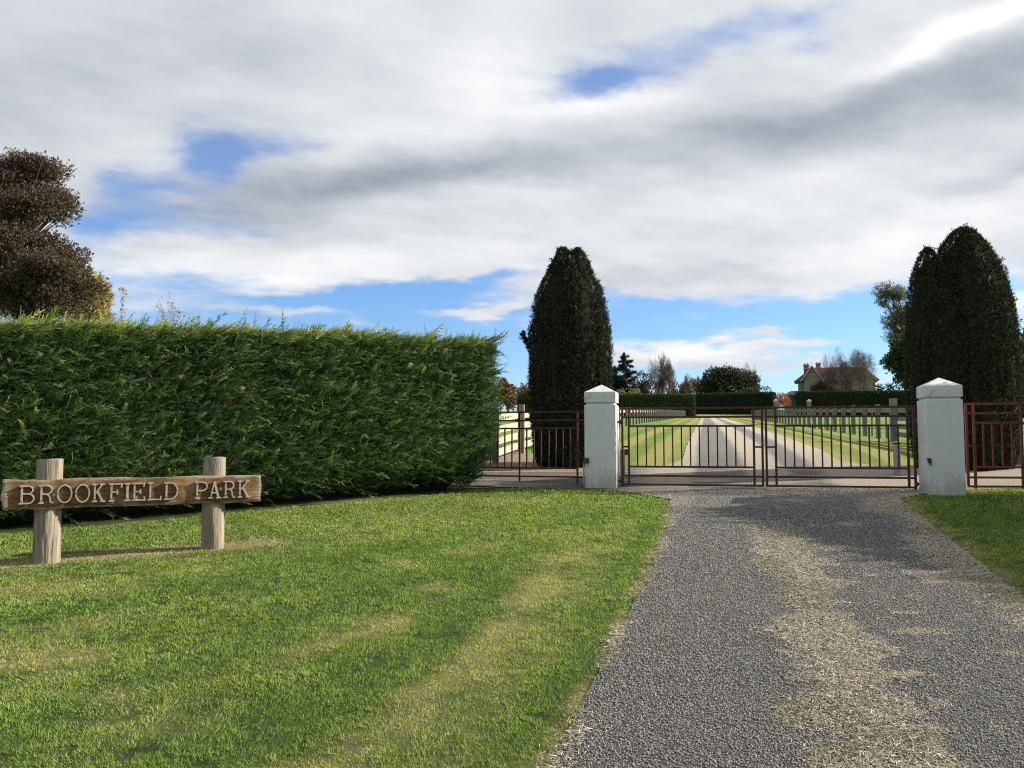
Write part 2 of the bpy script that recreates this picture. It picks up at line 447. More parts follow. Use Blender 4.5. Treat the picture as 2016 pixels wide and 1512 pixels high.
def mat_ground():
    m, N, p = principled('turf'); t = m.node_tree
    geo = N.new('ShaderNodeNewGeometry'); P = geo.outputs['Position']
    sp = N.new('ShaderNodeSeparateXYZ'); t.links.new(P, sp.inputs[0])
    x, y = sp.outputs[0], sp.outputs[1]
    a = N.new('ShaderNodeAttribute', attribute_name='dry')
    # front verge
    f = N.noise(P, 5, 6, 0.65)
    turf = N.mix(N.ramp(f, .3, .7), (.022, .034, .010), (.045, .062, .018))  # soil kept dark: shade between the blades put into its colour
    turf = N.mix(N.m('MULTIPLY', a.outputs['Fac'], 1.0, clamp=True), turf, (.15, .145, .06))
    # mown stripes along the drive
    v = N.m('ADD', N.m('MULTIPLY_ADD', y, -0.233, x), -3.87 + 0.233 * 11.85)
    vw = N.m('ADD', v, N.m('MULTIPLY_ADD', N.noise(N.scale_vec(P, (.3, .1, .3)), 2.0, 3), 0.5, -0.25))
    st = N.ramp(N.m('SINE', N.m('MULTIPLY', vw, 2 * math.pi / 1.25)), -0.6, 0.6)
    lawn = N.mix(st, (.10, .17, .025), (.235, .235, .07))
    dryn = N.ramp(N.noise(N.scale_vec(P, (.8, .35, .8)), 1.4, 6, 0.65), .42, .75)
    lawn = N.mix(N.m('MULTIPLY', dryn, .6), lawn, (.28, .24, .085))
    edge = N.ramp(N.m('ABSOLUTE', v), 2.6, 1.5)
    lawn = N.mix(N.m('MULTIPLY', edge, .55), lawn, (.27, .23, .085))
    far = N.mix(N.ramp(N.noise(P, .25, 6, 0.6), .35, .65), (.10, .20, .028), (.15, .23, .045))
    inside = N.ramp(N.m('ABSOLUTE', v), 4.6, 4.4)
    behind = N.mix(inside, far, lawn)
    behind = N.mix(N.m('MULTIPLY', N.ramp(N.noise(P, 9, 5, .7), .4, .7), .25), behind, (.06, .11, .015))
    c = N.mix(N.ramp(y, 14.2, 15.0), turf, behind)
    t.links.new(c, p.inputs['Base Color']); p.inputs['Roughness'].default_value = 0.9; p.inputs['Specular IOR Level'].default_value = .1
    b = N.new('ShaderNodeBump'); b.inputs['Strength'].default_value = 0.7; b.inputs['Distance'].default_value = 0.05
    t.links.new(N.noise(P, 22, 6, 0.75), b.inputs['Height']); t.links.new(b.outputs[0], p.inputs['Normal'])
    return m


def mat_gravel():
    """uv = metres across from the drive's centre line, metres along"""
    m, N, p = principled('grey_gravel'); t = m.node_tree
    geo = N.new('ShaderNodeNewGeometry'); P = geo.outputs['Position']
    uvn = N.new('ShaderNodeUVMap'); su = N.new('ShaderNodeSeparateXYZ'); t.links.new(uvn.outputs[0], su.inputs[0])
    u, w = su.outputs[0], su.outputs[1]
    vo = N.new('ShaderNodeTexVoronoi'); t.links.new(P, vo.inputs['Vector']); vo.inputs['Scale'].default_value = 105
    sc = N.new('ShaderNodeSeparateColor'); t.links.new(vo.outputs['Color'], sc.inputs[0])
    g = N.mix(sc.outputs[0], (.022, .021, .02), (.075, .072, .066))  # near-black base carries the shade in the gaps between stones
    g = N.mix(N.ramp(N.m('MULTIPLY', sc.outputs[1], N.ramp(w, 8, 12)), .5, .94), g, (.22, .21, .19))
    wob = N.m('MULTIPLY_ADD', N.noise(P, 1.1, 7, 0.65), 1.3, -0.65)
    wob2 = N.m('MULTIPLY_ADD', N.noise(P, 9, 5, 0.7), 0.5, -0.25)
    wb = N.m('MULTIPLY', N.m('ADD', wob, wob2), N.m('MULTIPLY_ADD', N.ramp(w, 12, 17), -.72, 1.0))
    # pale middle between the wheel tracks and pale loose edges
    mid = N.m('MULTIPLY', N.ramp(N.m('ADD', N.m('ABSOLUTE', u), wb), 0.48, 0.24), N.ramp(w, 12.5, 15))
    near_r = N.m('MULTIPLY', N.ramp(N.m('ADD', u, N.m('MULTIPLY', wb, .9)), .8, 1.1), N.ramp(w, 9, 12))
    far_e = N.m('MULTIPLY', N.ramp(N.m('ADD', N.m('ABSOLUTE', u), N.m('MULTIPLY', wb, .5)), 1.22, 1.42), N.ramp(w, 10.5, 12.0))
    apron = N.m('MULTIPLY', N.ramp(N.noise(N.scale_vec(P, (.35, 1.6, 1)), 1.6, 6, .6), .50, .64), N.ramp(w, 10.6, 12.0))
    apron = N.m('MULTIPLY', apron, N.ramp(w, 17.0, 15.5))
    far_e = N.m('MULTIPLY', far_e, N.ramp(N.m('ABSOLUTE', u), 2.6, 1.9))
    pale = N.m('MAXIMUM', N.m('MAXIMUM', mid, near_r), N.m('MAXIMUM', far_e, apron))
    pale = N.m('MULTIPLY', pale, N.ramp(N.m('ADD', N.noise(P, 45, 3, .6), N.m('MULTIPLY', N.ramp(w, 9, 15), .25)), .3, .55))
    strawc = N.mix(sc.outputs[2], (.23, .195, .14), (.38, .335, .25))
    strawc = N.mix(N.m('MULTIPLY', N.ramp(N.noise(P, 2.3, 4), .58, .7), N.ramp(w, 12, 9)), strawc, (.17, .19, .07))
    c = N.mix(N.m('MULTIPLY', pale, .85), g, strawc)
    farc = N.mix(pale, (.20, .19, .178), (.44, .39, .30))
    farg = N.mix(N.m('MULTIPLY', N.ramp(w, 12, 22), .65), c, farc)
    t.links.new(farg, p.inputs['Base Color']); p.inputs['Roughness'].default_value = 0.85; p.inputs['Specular IOR Level'].default_value = .25
    b = N.new('ShaderNodeBump'); b.inputs['Strength'].default_value = 0.9; b.inputs['Distance'].default_value = 0.012
    t.links.new(vo.outputs['Distance'], b.inputs['Height']); b.invert = True
    t.links.new(b.outputs[0], p.inputs['Normal'])
    return m


M_ground = mat_ground(); M_gravel = mat_gravel()

# ------------------------------------------------------------------ lawn dryness (a property of the turf itself)
def poly_dist(x, y, pts):
    d = np.full(x.shape, 1e9)
    for (ax, ay), (bx, by) in zip(pts[:-1], pts[1:]):
        vx, vy = bx - ax, by - ay
        tt = np.clip(((x - ax) * vx + (y - ay) * vy) / (vx * vx + vy * vy + 1e-9), 0, 1)
        d = np.minimum(d, np.hypot(x - ax - tt * vx, y - ay - tt * vy))
    return d


def gp(pts): return [tuple(on_ground(*p)) for p in pts]


DRY = [(gp([(230, 1370), (420, 1350), (600, 1290), (760, 1235), (870, 1190), (900, 1165), (850, 1150)]), .17, .85),
       (gp([(600, 1530), (740, 1450), (880, 1330), (1000, 1210), (1090, 1115), (1140, 1080)]), .26, .8),
       (gp([(820, 1108), (900, 1090), (990, 1072)]), .20, .75),
       (gp([(-40, 1310), (150, 1285)]), .16, .8),
       (gp([(20, 1150), (200, 1165)]), .3, .35),
       (gp([(300, 1000), (600, 985), (1000, 985)]), .35, .45),
       (gp([(900, 1180), (870, 1240), (760, 1290)]), .1, .3)]
SIGN_STRAW = gp([(20, 1112), (120, 1100), (250, 1092), (420, 1078), (520, 1068)])
FRESH = [(gp([(380, 1520), (640, 1390), (860, 1270), (970, 1160), (930, 1110), (860, 1100)]), .22, 1.0), (gp([(520, 1140), (760, 1090), (1000, 1040)]), .3, .6),
         (gp([(1090, 1470), (1190, 1250), (1260, 1110), (1290, 1020)]), .15, .8), (gp([(100, 1420), (400, 1290), (700, 1190), (800, 1140)]), .22, .7), (gp([(0, 1230), (300, 1180), (600, 1130)]), .2, .5)]
EDGE_L = np.array([(2.0, -.30), (3.61, .17), (6.14, .89), (8.4, 1.50), (10.6, 2.05), (11.85, 2.27), (12.3, 2.02), (12.75, 1.72), (12.98, 1.25), (13.35, -.1), (13.6, -1.2), (13.9, -3.5)])
EDGE_R = np.array([(2.0, 2.65), (3.6, 3.12), (6.07, 3.75), (7.69, 4.21), (9.5, 4.72), (11.6, 5.35), (12.1, 5.9), (12.45, 6.6), (12.6, 8.0), (12.8, 11.0)])


def dryness(x, y):
    d = np.zeros(x.shape)
    n = fbm(x * 2.2, y * 2.2); n2 = fbm(x * 9 + 40, y * 9)
    for pts, w, a in DRY:
        q = poly_dist(x, y, pts) + (n - .5) * .6 + (n2 - .5) * .22
        d = np.maximum(d, a * np.exp(-np.clip(q, 0, 9) ** 2 / w ** 2) * np.clip(.45 + 2.6 * (fbm(x * 3.1 + 21, y * 3.1 + 4) - .33), 0, 1))
    d = d + 0.42 * np.clip((fbm(x * 1.3 + 9, y * 1.3 + 5) - .42) * 4, 0, 1) * np.clip((n2 - .3) * 3, 0, 1)
    for pts, w, a in FRESH:
        d = d - a * np.exp(-poly_dist(x, y, pts) ** 2 / w ** 2)
    s = poly_dist(x, y, SIGN_STRAW) + (n2 - .5) * .2
    straw = np.exp(-np.clip(s, 0, 9) ** 2 / .2 ** 2) * 1.25
    el = np.interp(y, EDGE_L[:6, 0], EDGE_L[:6, 1])
    e = np.where(y < 11.8, np.exp(-((x - el + .02 + (n2 - .5) * .1) / .075) ** 2), 0) * np.clip((n - .3) * 4, .15, 1)
    er = np.interp(y, EDGE_R[:6, 0], EDGE_R[:6, 1])
    e2 = np.where(y < 11.8, np.exp(-((x - er - .06 + (n - .5) * .5 + (n2 - .5) * .3) / .13) ** 2), 0)
    straw = np.maximum(straw, e * .9)
    return np.clip(np.maximum(np.maximum(d, straw), np.maximum(e * 1.1, e2)), 0, 1.3), straw


# ------------------------------------------------------------------ ground, drive, bed
def build_ground():
    ys = np.concatenate([[-600, -100], _T[(_T >= -40) & (_T < 2)][::8], np.arange(2, 14, .125), _T[_T >= 14]])
    xs = np.unique(np.concatenate([[-4000, -1500, -500, -200, -100, -60, -40, -25, -16], np.arange(-12, 14, .125), [1.4, 9.4], [16, 20, 30, 40, 60, 80, 110, 160, 260, 600, 1500, 4000]]))
    X, Y = np.meshgrid(xs, ys); Z = H(X, Y)
    ny, nx = X.shape
    i = np.arange(nx - 1)[None] + (np.arange(ny - 1) * nx)[:, None]
    Fc = np.stack([i, i + 1, i + nx + 1, i + nx], -1).reshape(-1, 4)
    V = np.stack([X, Y, Z], -1).reshape(-1, 3)
    dry = np.zeros(len(V)); near = (V[:, 1] > 1) & (V[:, 1] < 15) & (np.abs(V[:, 0]) < 14)
    dry[near] = dryness(V[near, 0], V[near, 1])[0]
    return tag(mesh_obj('ground', V, Fc, M_ground, smooth=True, dry=dry), kind='structure')


def strip(name, rows, mat, nx=24, lift=0.014, jit=0.0):
    V, uv = [], []
    for (y, xl, xr, cx) in rows:
        for k in range(nx + 1):
            f = k / nx; x = xl + (xr - xl) * f
            V.append((x, y, 0)); uv.append((x - cx, y))
    V = np.array(V, float); V[:, 2] = H(V[:, 0], V[:, 1]) + lift
    n = nx + 1
    i = np.arange(nx)[None] + (np.arange(len(rows) - 1) * n)[:, None]
    Fc = np.stack([i, i + 1, i + n + 1, i + n], -1).reshape(-1, 4)
    return mesh_obj(name, V, Fc, mat, uv=np.array(uv), smooth=True)


def wig(y, s): return float((fbm(np.array([y * 1.7 + s]), np.array([s * 3.3]))[0] - .5) * .22)


def build_drive():
    rows = []
    for y in np.concatenate([np.arange(-6, 13.9, .06), np.arange(13.9, 18, .1), np.arange(18, 60, .5), np.arange(60, 151, 3)]):
        c = float(centre(y))
        if y < 2: xl, xr = -.30 - (2 - y) * .5, 2.65 + (2 - y) * .5
        elif y < 13.9: xl = float(np.interp(y, EDGE_L[:, 0], EDGE_L[:, 1])); xr = float(np.interp(y, EDGE_R[:, 0], EDGE_R[:, 1]))
        elif y < 18:
            xl = float(np.interp(y, [13.4, 15.6, 15.8, 16.3, 17.5], [-4, -4, c - 3.0, c - 2.0, c - 1.62]))
            xr = float(np.interp(y, [13.4, 15.0, 15.4, 15.9, 17.0], [13, 13, c + 3.2, c + 2.2, c + 1.62]))
        else: xl, xr = c - 1.62, c + 1.62
        if y > 2: xl += wig(y, 1.0) * (.35 if y < 11 else .6); xr += wig(y, 5.0) * (1.2 if y < 11 else .6)
        rows.append((y, xl, xr, c))
    # the crest: swings right towards the house
    o = strip('driveway', rows, M_gravel)
    tag(o, kind='structure')
    V, uv, n = [], [], 8
    c0 = np.array([float(centre(150)), 150.0])
    path = [c0]
    hd = math.atan2(0.233, 1)
    for k in range(40):
        hd = min(hd + R(5.5) * (1 if k > 1 else .3), R(86)); path.append(path[-1] + 2.0 * np.array([math.sin(hd), math.cos(hd)]))
    path = np.array(path); s = 0
    for k, q in enumerate(path):
        t = path[min(k + 1, len(path) - 1)] - path[max(k - 1, 0)]; t /= np.linalg.norm(t); nn = np.array([t[1], -t[0]])
        for f in np.linspace(-1.62, 1.62, n + 1):
            a = q + nn * f; V.append((a[0], a[1], float(H(a[0], a[1])) + .05)); uv.append((f, 150 + 2 * k))
    i = np.arange(n)[None] + (np.arange(len(path) - 1) * (n + 1))[:, None]
    Fc = np.stack([i, i + 1, i + n + 2, i + n + 1], -1).reshape(-1, 4)
    tag(mesh_obj('driveway_bend', np.array(V), Fc, M_gravel, uv=np.array(uv), smooth=True), kind='structure')
    rows = []
    for y in np.arange(15.3, 20.2, .15):
        xr = float(np.interp(y, [15.3, 16.2, 18, 20], [2.0, 1.55, .55, .35])) + wig(y, 9) * 1.2
        rows.append((y, -5.0, xr, 0))
    tag(strip('mulch_bed', rows, M_bed, lift=.022), kind='structure')
    rows = []
    for x in np.arange(0, 1.01, .04):       # dark soil strip along the foot of the big hedge
        pass


build_ground(); build_drive()

# hedge line: front foot from A to B
HA = np.array([-8.6, 7.25]); HB = np.array([-.30, 13.13]); HD = (HB - HA) / np.linalg.norm(HB - HA); HN = np.array([HD[1], -HD[0]])


def hedge_s(x, y): return (x - HA[0]) * HD[0] + (y - HA[1]) * HD[1], (x - HA[0]) * HN[0] + (y - HA[1]) * HN[1]


def build_grass():
    out = []
    tri = np.array([[-.5, 0, 0], [.5, 0, 0], [.32, .30, .55], [-.32, .30, .55], [0, .8, 1.0]])
    Ft = np.array([[0, 1, 2], [0, 2, 3], [3, 2, 4]])
    for (y0, y1, dens, hh, ww) in [(2.6, 4.2, 13500, .0235, .0032), (4.2, 6, 10500, .024, .0036), (6, 8.5, 6600, .026, .0048), (8.5, 11, 4000, .029, .0066), (11, 13.85, 2600, .032, .009)]:
        xa, xb = -.66 * y1 - .6, .66 * y1 + .6
        n = int((xb - xa) * (y1 - y0) * dens)
        x = rng.uniform(xa, xb, n); y = rng.uniform(y0, y1, n)
        el = np.interp(y, EDGE_L[:, 0], EDGE_L[:, 1]); er = np.interp(y, EDGE_R[:, 0], EDGE_R[:, 1])
        wl = (vnoise(x * 6, y * 6) - .5) * .12 + (vnoise(x * 19, y * 19) - .5) * .07
        _, off = hedge_s(x, y)
        keep = ((x < el + wl + .0) & (off > .05 + (vnoise(x * 5, y * 5) - .5) * .2)) | (x > er + .02 + wl * 2.6 + (fbm(x * 2 + 4, y * 2) - .5) * .5)
        x, y = x[keep], y[keep]; n = len(x)
        d, straw = dryness(x, y)
        bare = (vnoise(x * 11 + 50, y * 15 + 9) > .80) & (fbm(x * 2 + 3, y * 2) > .47) & (rng.random(n) < .9)
        k2 = ~bare & (rng.random(n) > straw * .12)
        x, y, d, straw = x[k2], y[k2], d[k2], straw[k2]; n = len(x)
        nn = fbm(x * 3.1 + 7, y * 3.1); tuft = vnoise(x * 14, y * 14)
        fresh = np.stack([.160 + .13 * nn, .262 + .12 * nn, .042 + .036 * nn], 1)
        lush = np.clip((fbm(x * 1.3 + 70, y * 1.3 + 3) - .45) * 5, 0, 1)[:, None]
        band = np.zeros(n)
        for pts, w, a in FRESH: band = np.maximum(band, a * np.exp(-(poly_dist(x, y, pts) + (nn - .5) * .4) ** 2 / w ** 2))
        lush = np.maximum(lush * .5, .62 * band[:, None])
        fresh = fresh * (1 - lush) + np.array([.08, .20, .032]) * lush
        dc = np.stack([.40 + .08 * nn, .385 + .06 * nn, .15 + .05 * nn], 1)
        sc_ = np.array([.52, .43, .27])
        pick = np.clip(d * 1.1 + rng.normal(size=n) * .2, 0, 1)[:, None]
        col = fresh * (1 - pick) + dc * pick
        st = np.clip(straw * 1.2 + rng.normal(size=n) * .15 - .15, 0, 1)[:, None]
        col = col * (1 - st) + sc_ * st
        col *= (1 + rng.normal(size=(n, 1)) * .22); col = np.clip(col, .01, .7)
        lean = np.stack([(vnoise(x * 2.5, y * 2.5) - .5) * 1.3, (vnoise(x * 2.5 + 60, y * 2.5) - .5) * 1.3], 1)
        ax = np.stack([lean[:, 0] + rng.normal(size=n) * .6, lean[:, 1] + rng.normal(size=n) * .6, np.ones(n) * (.95 - .6 * np.clip(straw, 0, 1))], 1)
        hgt = hh * (0.40 + .75 * tuft + .45 * rng.random(n)) * (1 - .2 * np.clip(d, 0, 1))
        pos = np.stack([x, y, H(x, y) - .003], 1)
        T = tri.copy(); T[:, 0] *= ww / hh; T[:, 1] *= .35
        V, Fc, C = scatter(T, Ft, pos, ax, hgt, col * .8, col * 1.1)
        out.append((V, Fc, C))
    V, Fc, C = join(out)
    tag(mesh_obj('grass', V, Fc, M_grass, tint=C), 'short mown grass with yellowed patches on both verges', 'grass', kind='stuff')


def straw_mask(x, y, u, ue):
    """where the crown and the right-hand verge of the drive carry pale chips and cut grass"""
    w1 = (fbm(x * 1.5 + 2, y * 1.1 + 8) - .5) * 1.5; w2 = (fbm(x * 3.5 + 7, y * 6.5 + 1) - .5) * 1.0
    grow = np.clip((7.5 - y) / 4, 0, 1) * .10
    mid = np.clip((.30 + grow - np.abs(u + .34 - .14 * np.clip((5.5 - y) / 2, 0, 1)) - w1 * .42 - w2 * .45) / .12, 0, 1) * np.clip((10.2 - y) / 1.2, 0, 1)
    right = np.clip((u - (ue - .42) + w1 * .45 + w2 * .55) / .14, 0, 1)
    spot = np.clip((fbm(x * 2.3 + 60, y * 4.5 + 20) - .66) / .05, 0, 1) * (u > -.2)
    return np.clip(np.maximum(np.maximum(mid, right), spot), 0, 1)


def build_stones():
    # irregular eight-sided chips
    t = np.array([[1, .1, 0], [-1, 0, .1], [0, 1, 0], [.1, -1, 0], [.12, .1, .75], [0, 0, -.8], ], float)
    f = np.array([[0, 2, 4], [2, 1, 4], [1, 3, 4], [3, 0, 4], [2, 0, 5], [1, 2, 5], [3, 1, 5], [0, 3, 5]])
    out = []
    for (y0, y1, dens, r) in [(2.6, 4.6, 10500, .0058), (4.6, 7, 7000, .0066), (7, 10, 4000, .008), (10, 12.8, 2300, .0095)]:
        xa, xb = -.5, .66 * y1 + .6
        n = int((xb - xa) * (y1 - y0) * dens); x = rng.uniform(xa, xb, n); y = rng.uniform(y0, y1, n)
        el = np.interp(y, EDGE_L[:, 0], EDGE_L[:, 1]); er = np.interp(y, EDGE_R[:, 0], EDGE_R[:, 1])
        u = x - centre(y)
        k = (x > el - .03) & (x < er + .05); x, y, u, er = x[k], y[k], u[k], er[k]; n = len(x)
        g = rng.beta(2.2, 2.4, n)[:, None]
        col = np.array([.13, .127, .12]) * (1 - g) + np.array([.31, .297, .272]) * g
        pale = straw_mask(x, y, u, er - centre(y))
        sel = rng.random(n) < pale * .8
        col[sel] = np.array([.42, .375, .295]) * rng.uniform(.7, 1.25, (sel.sum(), 1))
        pos = np.stack([x, y, H(x, y) + .014 + rng.uniform(-.004, .004, n)], 1)
        ax = np.stack([rng.normal(size=n) * .35, rng.normal(size=n) * .35, np.ones(n)], 1)
        out.append(scatter(t * np.array([1, .8, 1]), f, pos, ax, r * rng.uniform(.55, 1.35, n), col))
    V, Fc, C = join(out)
    tag(mesh_obj('gravel', V, Fc, M_stone, tint=C), 'loose grey stone chips lying over the driveway', 'gravel', kind='stuff')
    # dry cut grass lying along the crown of the drive
    n = 420000
    y = 2.7 + 9.3 * rng.random(n) ** 1.5; er = np.interp(y, EDGE_R[:, 0], EDGE_R[:, 1]); el_ = np.interp(y, EDGE_L[:, 0], EDGE_L[:, 1])
    x = rng.uniform(el_, er + .05); u = x - centre(y)
    k = rng.random(n) < straw_mask(x, y, u, er - centre(y)) * (.12 + .75 * vnoise(x * 11, y * 14)) * .78
    x, y = x[k], y[k]; n = len(x)
    tri = np.array([[-.06, 0, 0], [.06, 0, 0], [.0, .1, 1.0]])
    m_ = 7000; ye = rng.uniform(2.6, 11.6, m_); xe = np.interp(ye, EDGE_L[:6, 0], EDGE_L[:6, 1]) + rng.normal(size=m_) * .04 + (vnoise(ye * 3, ye * 0) - .5) * .06
    ke = vnoise(ye * 1.3, ye * 0 + 5) > .35; xe, ye = xe[ke], ye[ke]
    x, y = np.concatenate([x, xe]), np.concatenate([y, ye]); n = len(x)
    pos = np.stack([x, y, H(x, y) + .018 + rng.random(n) * .008], 1); ax = np.stack([rng.normal(size=n), rng.normal(size=n), np.abs(rng.normal(size=n)) * .22], 1)
    green = (fbm(x * 1.4 + 30, y * 1.4) > .56) & (rng.random(n) < .5)
    col = colours(n, (.38, .33, .24), (.56, .50, .39)); col[green] = colours(int(green.sum()), (.17, .18, .08), (.24, .24, .12))
    V, Fc, C = scatter(tri, np.array([[0, 1, 2]]), pos, ax, rng.uniform(.02, .045, n), col)
    tag(mesh_obj('dry_grass', V, Fc, M_straw, tint=C), 'dry straw-coloured grass along the crown and edge of the driveway', 'dry grass', kind='stuff')


build_grass(); build_stones()

# ------------------------------------------------------------------ foliage templates
def spray_template(nb=9, seed=0, droop=.32):
    r = np.random.default_rng(seed); V, Fc = [], []

    def leaf(p, d, L, w, nrm=np.array([0, 1.0, 0])):
        d = d / np.linalg.norm(d); s = np.cross(d, nrm); s /= np.linalg.norm(s) + 1e-9
        b = len(V); V.extend([p - s * w * .4, p + d * L * .45 + s * w, p + d * L, p + d * L * .45 - s * w])
        Fc.extend([[b, b + 1, b + 2], [b, b + 2, b + 3]])
    pts = [np.array([0, -droop * (t ** 2), t]) for t in np.linspace(0, 1, nb + 1)]
    for k in range(nb):
        leaf(pts[k], pts[k + 1] - pts[k], np.linalg.norm(pts[k + 1] - pts[k]) * 1.25, .022)
        if k > 0:
            for sg in (-1, 1):
                L = (.42 * (1 - k / nb) + .10) * r.uniform(.75, 1.2)
                leaf(pts[k], np.array([sg * r.uniform(.35, .6), r.uniform(-.35, .25), .85]), L, .020 + .010 * r.random())
    leaf(pts[-1], np.array([0, -.3, .6]), .12, .02)
    return np.array(V), np.array(Fc)


SPRAYS = [spray_template(8, s, .5) for s in range(4)]


def sprig_template(n=7, seed=1, w=.10, L=.45):
    r = np.random.default_rng(seed); V, Fc = [], []
    for k in range(n):
        p = np.array([0, 0, .75 * k / n]); a = k * 2.4
        d = np.array([math.cos(a) * .75, math.sin(a) * .75, r.uniform(.45, 1.0)]); d /= np.linalg.norm(d)
        s = np.cross(d, np.array([r.normal(), r.normal(), r.normal()])); s /= np.linalg.norm(s)
        l = L * r.uniform(.7, 1.2); b = len(V)
        V.extend([p, p + d * l * .5 + s * w, p + d * l, p + d * l * .5 - s * w]); Fc.extend([[b, b + 1, b + 2], [b, b + 2, b + 3]])
    return np.array(V), np.array(Fc)


YEWT = [sprig_template(10, s + 40, .065, .42) for s in range(3)]
SPRIG = [sprig_template(8, s) for s in range(3)]
LEAFY = [sprig_template(7, s + 10, .15, .5) for s in range(3)]
NARROW = [sprig_template(7, s + 20, .07, .6) for s in range(2)]


def foliage(temps, pos, axis, scale, col, tip=None):
    idx = rng.integers(0, len(temps), len(pos)); parts = []
    for k, (tV, tF) in enumerate(temps):
        s = idx == k
        if s.any(): parts.append(scatter(tV, tF, pos[s], axis[s], scale[s], col[s], None if tip is None else tip[s]))
    return join(parts)


# ------------------------------------------------------------------ big cypress hedges
def cypress_hedge(name, label, A, B, thick, height, dens, twig_label=True, front_only=True, size=1.0):
    A, B = np.array(A, float), np.array(B, float); L = np.linalg.norm(B - A); D = (B - A) / L; Nn = np.array([D[1], -D[0]])
    root = thing(name, label, 'hedge', (A[0], A[1], float(H(A[0], A[1]))))
    base0 = float(H(A[0], A[1])); zA, zB = base0, float(H(B[0], B[1]))

    def world(s, t, h):           # s along, t outwards from the front face, h above ground
        x = D[0] * s + Nn[0] * t; y = D[1] * s + Nn[1] * t
        return np.stack([x, y, zA + (zB - zA) * s / L + h - base0], 1)
    def face(s, h):               # undulation and undercut of the front face
        return (fbm(s * 1.3, h * 1.3) - .5) * .22 - .38 * np.clip(1 - h / .5, 0, 1) ** 1.3 - .05 * np.clip((h - height + .25) / .25, 0, 1)
    def endin(h): return .48 * np.clip(1 - h / 1.0, 0, 1) ** 1.2
    # dark twiggy inside
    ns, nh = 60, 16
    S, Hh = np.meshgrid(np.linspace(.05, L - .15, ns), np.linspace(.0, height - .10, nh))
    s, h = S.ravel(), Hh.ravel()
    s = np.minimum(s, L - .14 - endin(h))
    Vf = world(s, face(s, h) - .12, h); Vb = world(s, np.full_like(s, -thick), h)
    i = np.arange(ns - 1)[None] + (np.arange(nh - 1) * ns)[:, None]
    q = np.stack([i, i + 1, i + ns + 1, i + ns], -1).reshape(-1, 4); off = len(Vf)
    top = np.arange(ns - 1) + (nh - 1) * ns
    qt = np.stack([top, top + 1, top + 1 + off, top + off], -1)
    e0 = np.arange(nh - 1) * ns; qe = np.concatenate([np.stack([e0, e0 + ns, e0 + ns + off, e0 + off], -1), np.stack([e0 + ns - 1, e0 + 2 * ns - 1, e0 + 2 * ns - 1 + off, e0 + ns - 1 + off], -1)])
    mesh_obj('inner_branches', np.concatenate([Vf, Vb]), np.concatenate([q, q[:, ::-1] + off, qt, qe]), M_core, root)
    parts = []
    # front face
    n = int(L * height * dens); s = rng.uniform(0, L, n); h = .12 + (height - .12) * rng.random(n) ** .95
    ok = s < L - endin(h); s, h = s[ok], h[ok]; n = len(s)
    t = face(s, h) - .03 + rng.uniform(-.14, .07, n)
    up = .32 + .25 * rng.normal(size=n)
    wind = .62 + .35 * rng.normal(size=n)
    outw = .62 + .2 * rng.normal(size=n)
    ax = np.stack([D[0] * wind + Nn[0] * outw, D[1] * wind + Nn[1] * outw, up], 1)
    patch = fbm(s * .9 + 11, h * .9)[:, None]
    col = colours(n, (.021, .050, .012), (.039, .086, .020), .28) * (.55 + 1.0 * patch)
    young = rng.random(n) < .13 + .2 * (fbm(s * 2 + 3, h * 2 + 1) - .5)
    tip = col * 1.9; tip[young] = colours(int(young.sum()), (.11, .17, .05), (.22, .27, .10), .25)
    sc_ = rng.uniform(.06, .135, n) * size; sc_[young] *= 1.1
    parts.append(foliage(SPRAYS, world(s, t, h), ax, sc_, col, tip))
    # leafy boughs: fans of sprays that ride on one arching twig and stand proud of the face
    nb = int(L * height * 62); s0 = rng.uniform(-.1, L - .25, nb); h0 = .15 + (height - .2) * rng.random(nb); per = 13
    ok = s0 < L - endin(h0) - .15; s0, h0 = s0[ok], h0[ok]; nb = len(s0)
    ang = R(28) + rng.normal(size=nb) * .45; ln = rng.uniform(.18, .42, nb) * min(size, 1.3)
    u = np.tile(np.linspace(.05, 1, per), (nb, 1)) + rng.normal(size=(nb, per)) * .05
    sag = .16 * u ** 2
    ss = s0[:, None] + ln[:, None] * (np.cos(ang)[:, None] * u); hh_ = h0[:, None] + ln[:, None] * (np.sin(ang)[:, None] * u - sag)
    tt = face(s0, h0)[:, None] - .04 + .19 * u * rng.uniform(.5, 1.1, (nb, 1)) + rng.normal(size=(nb, per)) * .02
    sd = np.tile(np.where(np.arange(per) % 2, 1, -1), (nb, 1)) * rng.uniform(.3, .8, (nb, per)) * (1 - .6 * u)
    da = np.cos(ang)[:, None] - sd * np.sin(ang)[:, None] * .7; dh = np.sin(ang)[:, None] - 2 * sag / np.maximum(u, .2) * .6 + sd * np.cos(ang)[:, None] * .7; dn = .5 + .2 * rng.normal(size=(nb, per))
    ax = np.stack([D[0] * da + Nn[0] * dn, D[1] * da + Nn[1] * dn, dh], -1).reshape(-1, 3)
    ton = np.repeat(rng.random(nb), per); uu = u.ravel(); m = len(uu)
    c0 = colours(m, (.022, .054, .013), (.042, .090, .020), .2); pale = (np.clip(uu, 0, 1) ** 2 * np.clip(ton * 1.9 - .5, 0, 1))[:, None]
    cb = c0 * (1 - .6 * pale) + np.array([.17, .22, .085]) * .6 * pale; ct = c0 * 1.5 * (1 - pale) + np.array([.36, .41, .20]) * pale
    parts.append(foliage(SPRAYS, world(ss.ravel(), tt.ravel(), np.clip(hh_.ravel(), .05, 9)), ax, rng.uniform(.06, .115, m) * (1.15 - .45 * uu) * size, cb, ct))
    # a few long arching leaders standing proud
    n = int(L * 42); s = rng.uniform(0, L - .3, n); h = rng.uniform(.35, height, n); t = face(s, h)
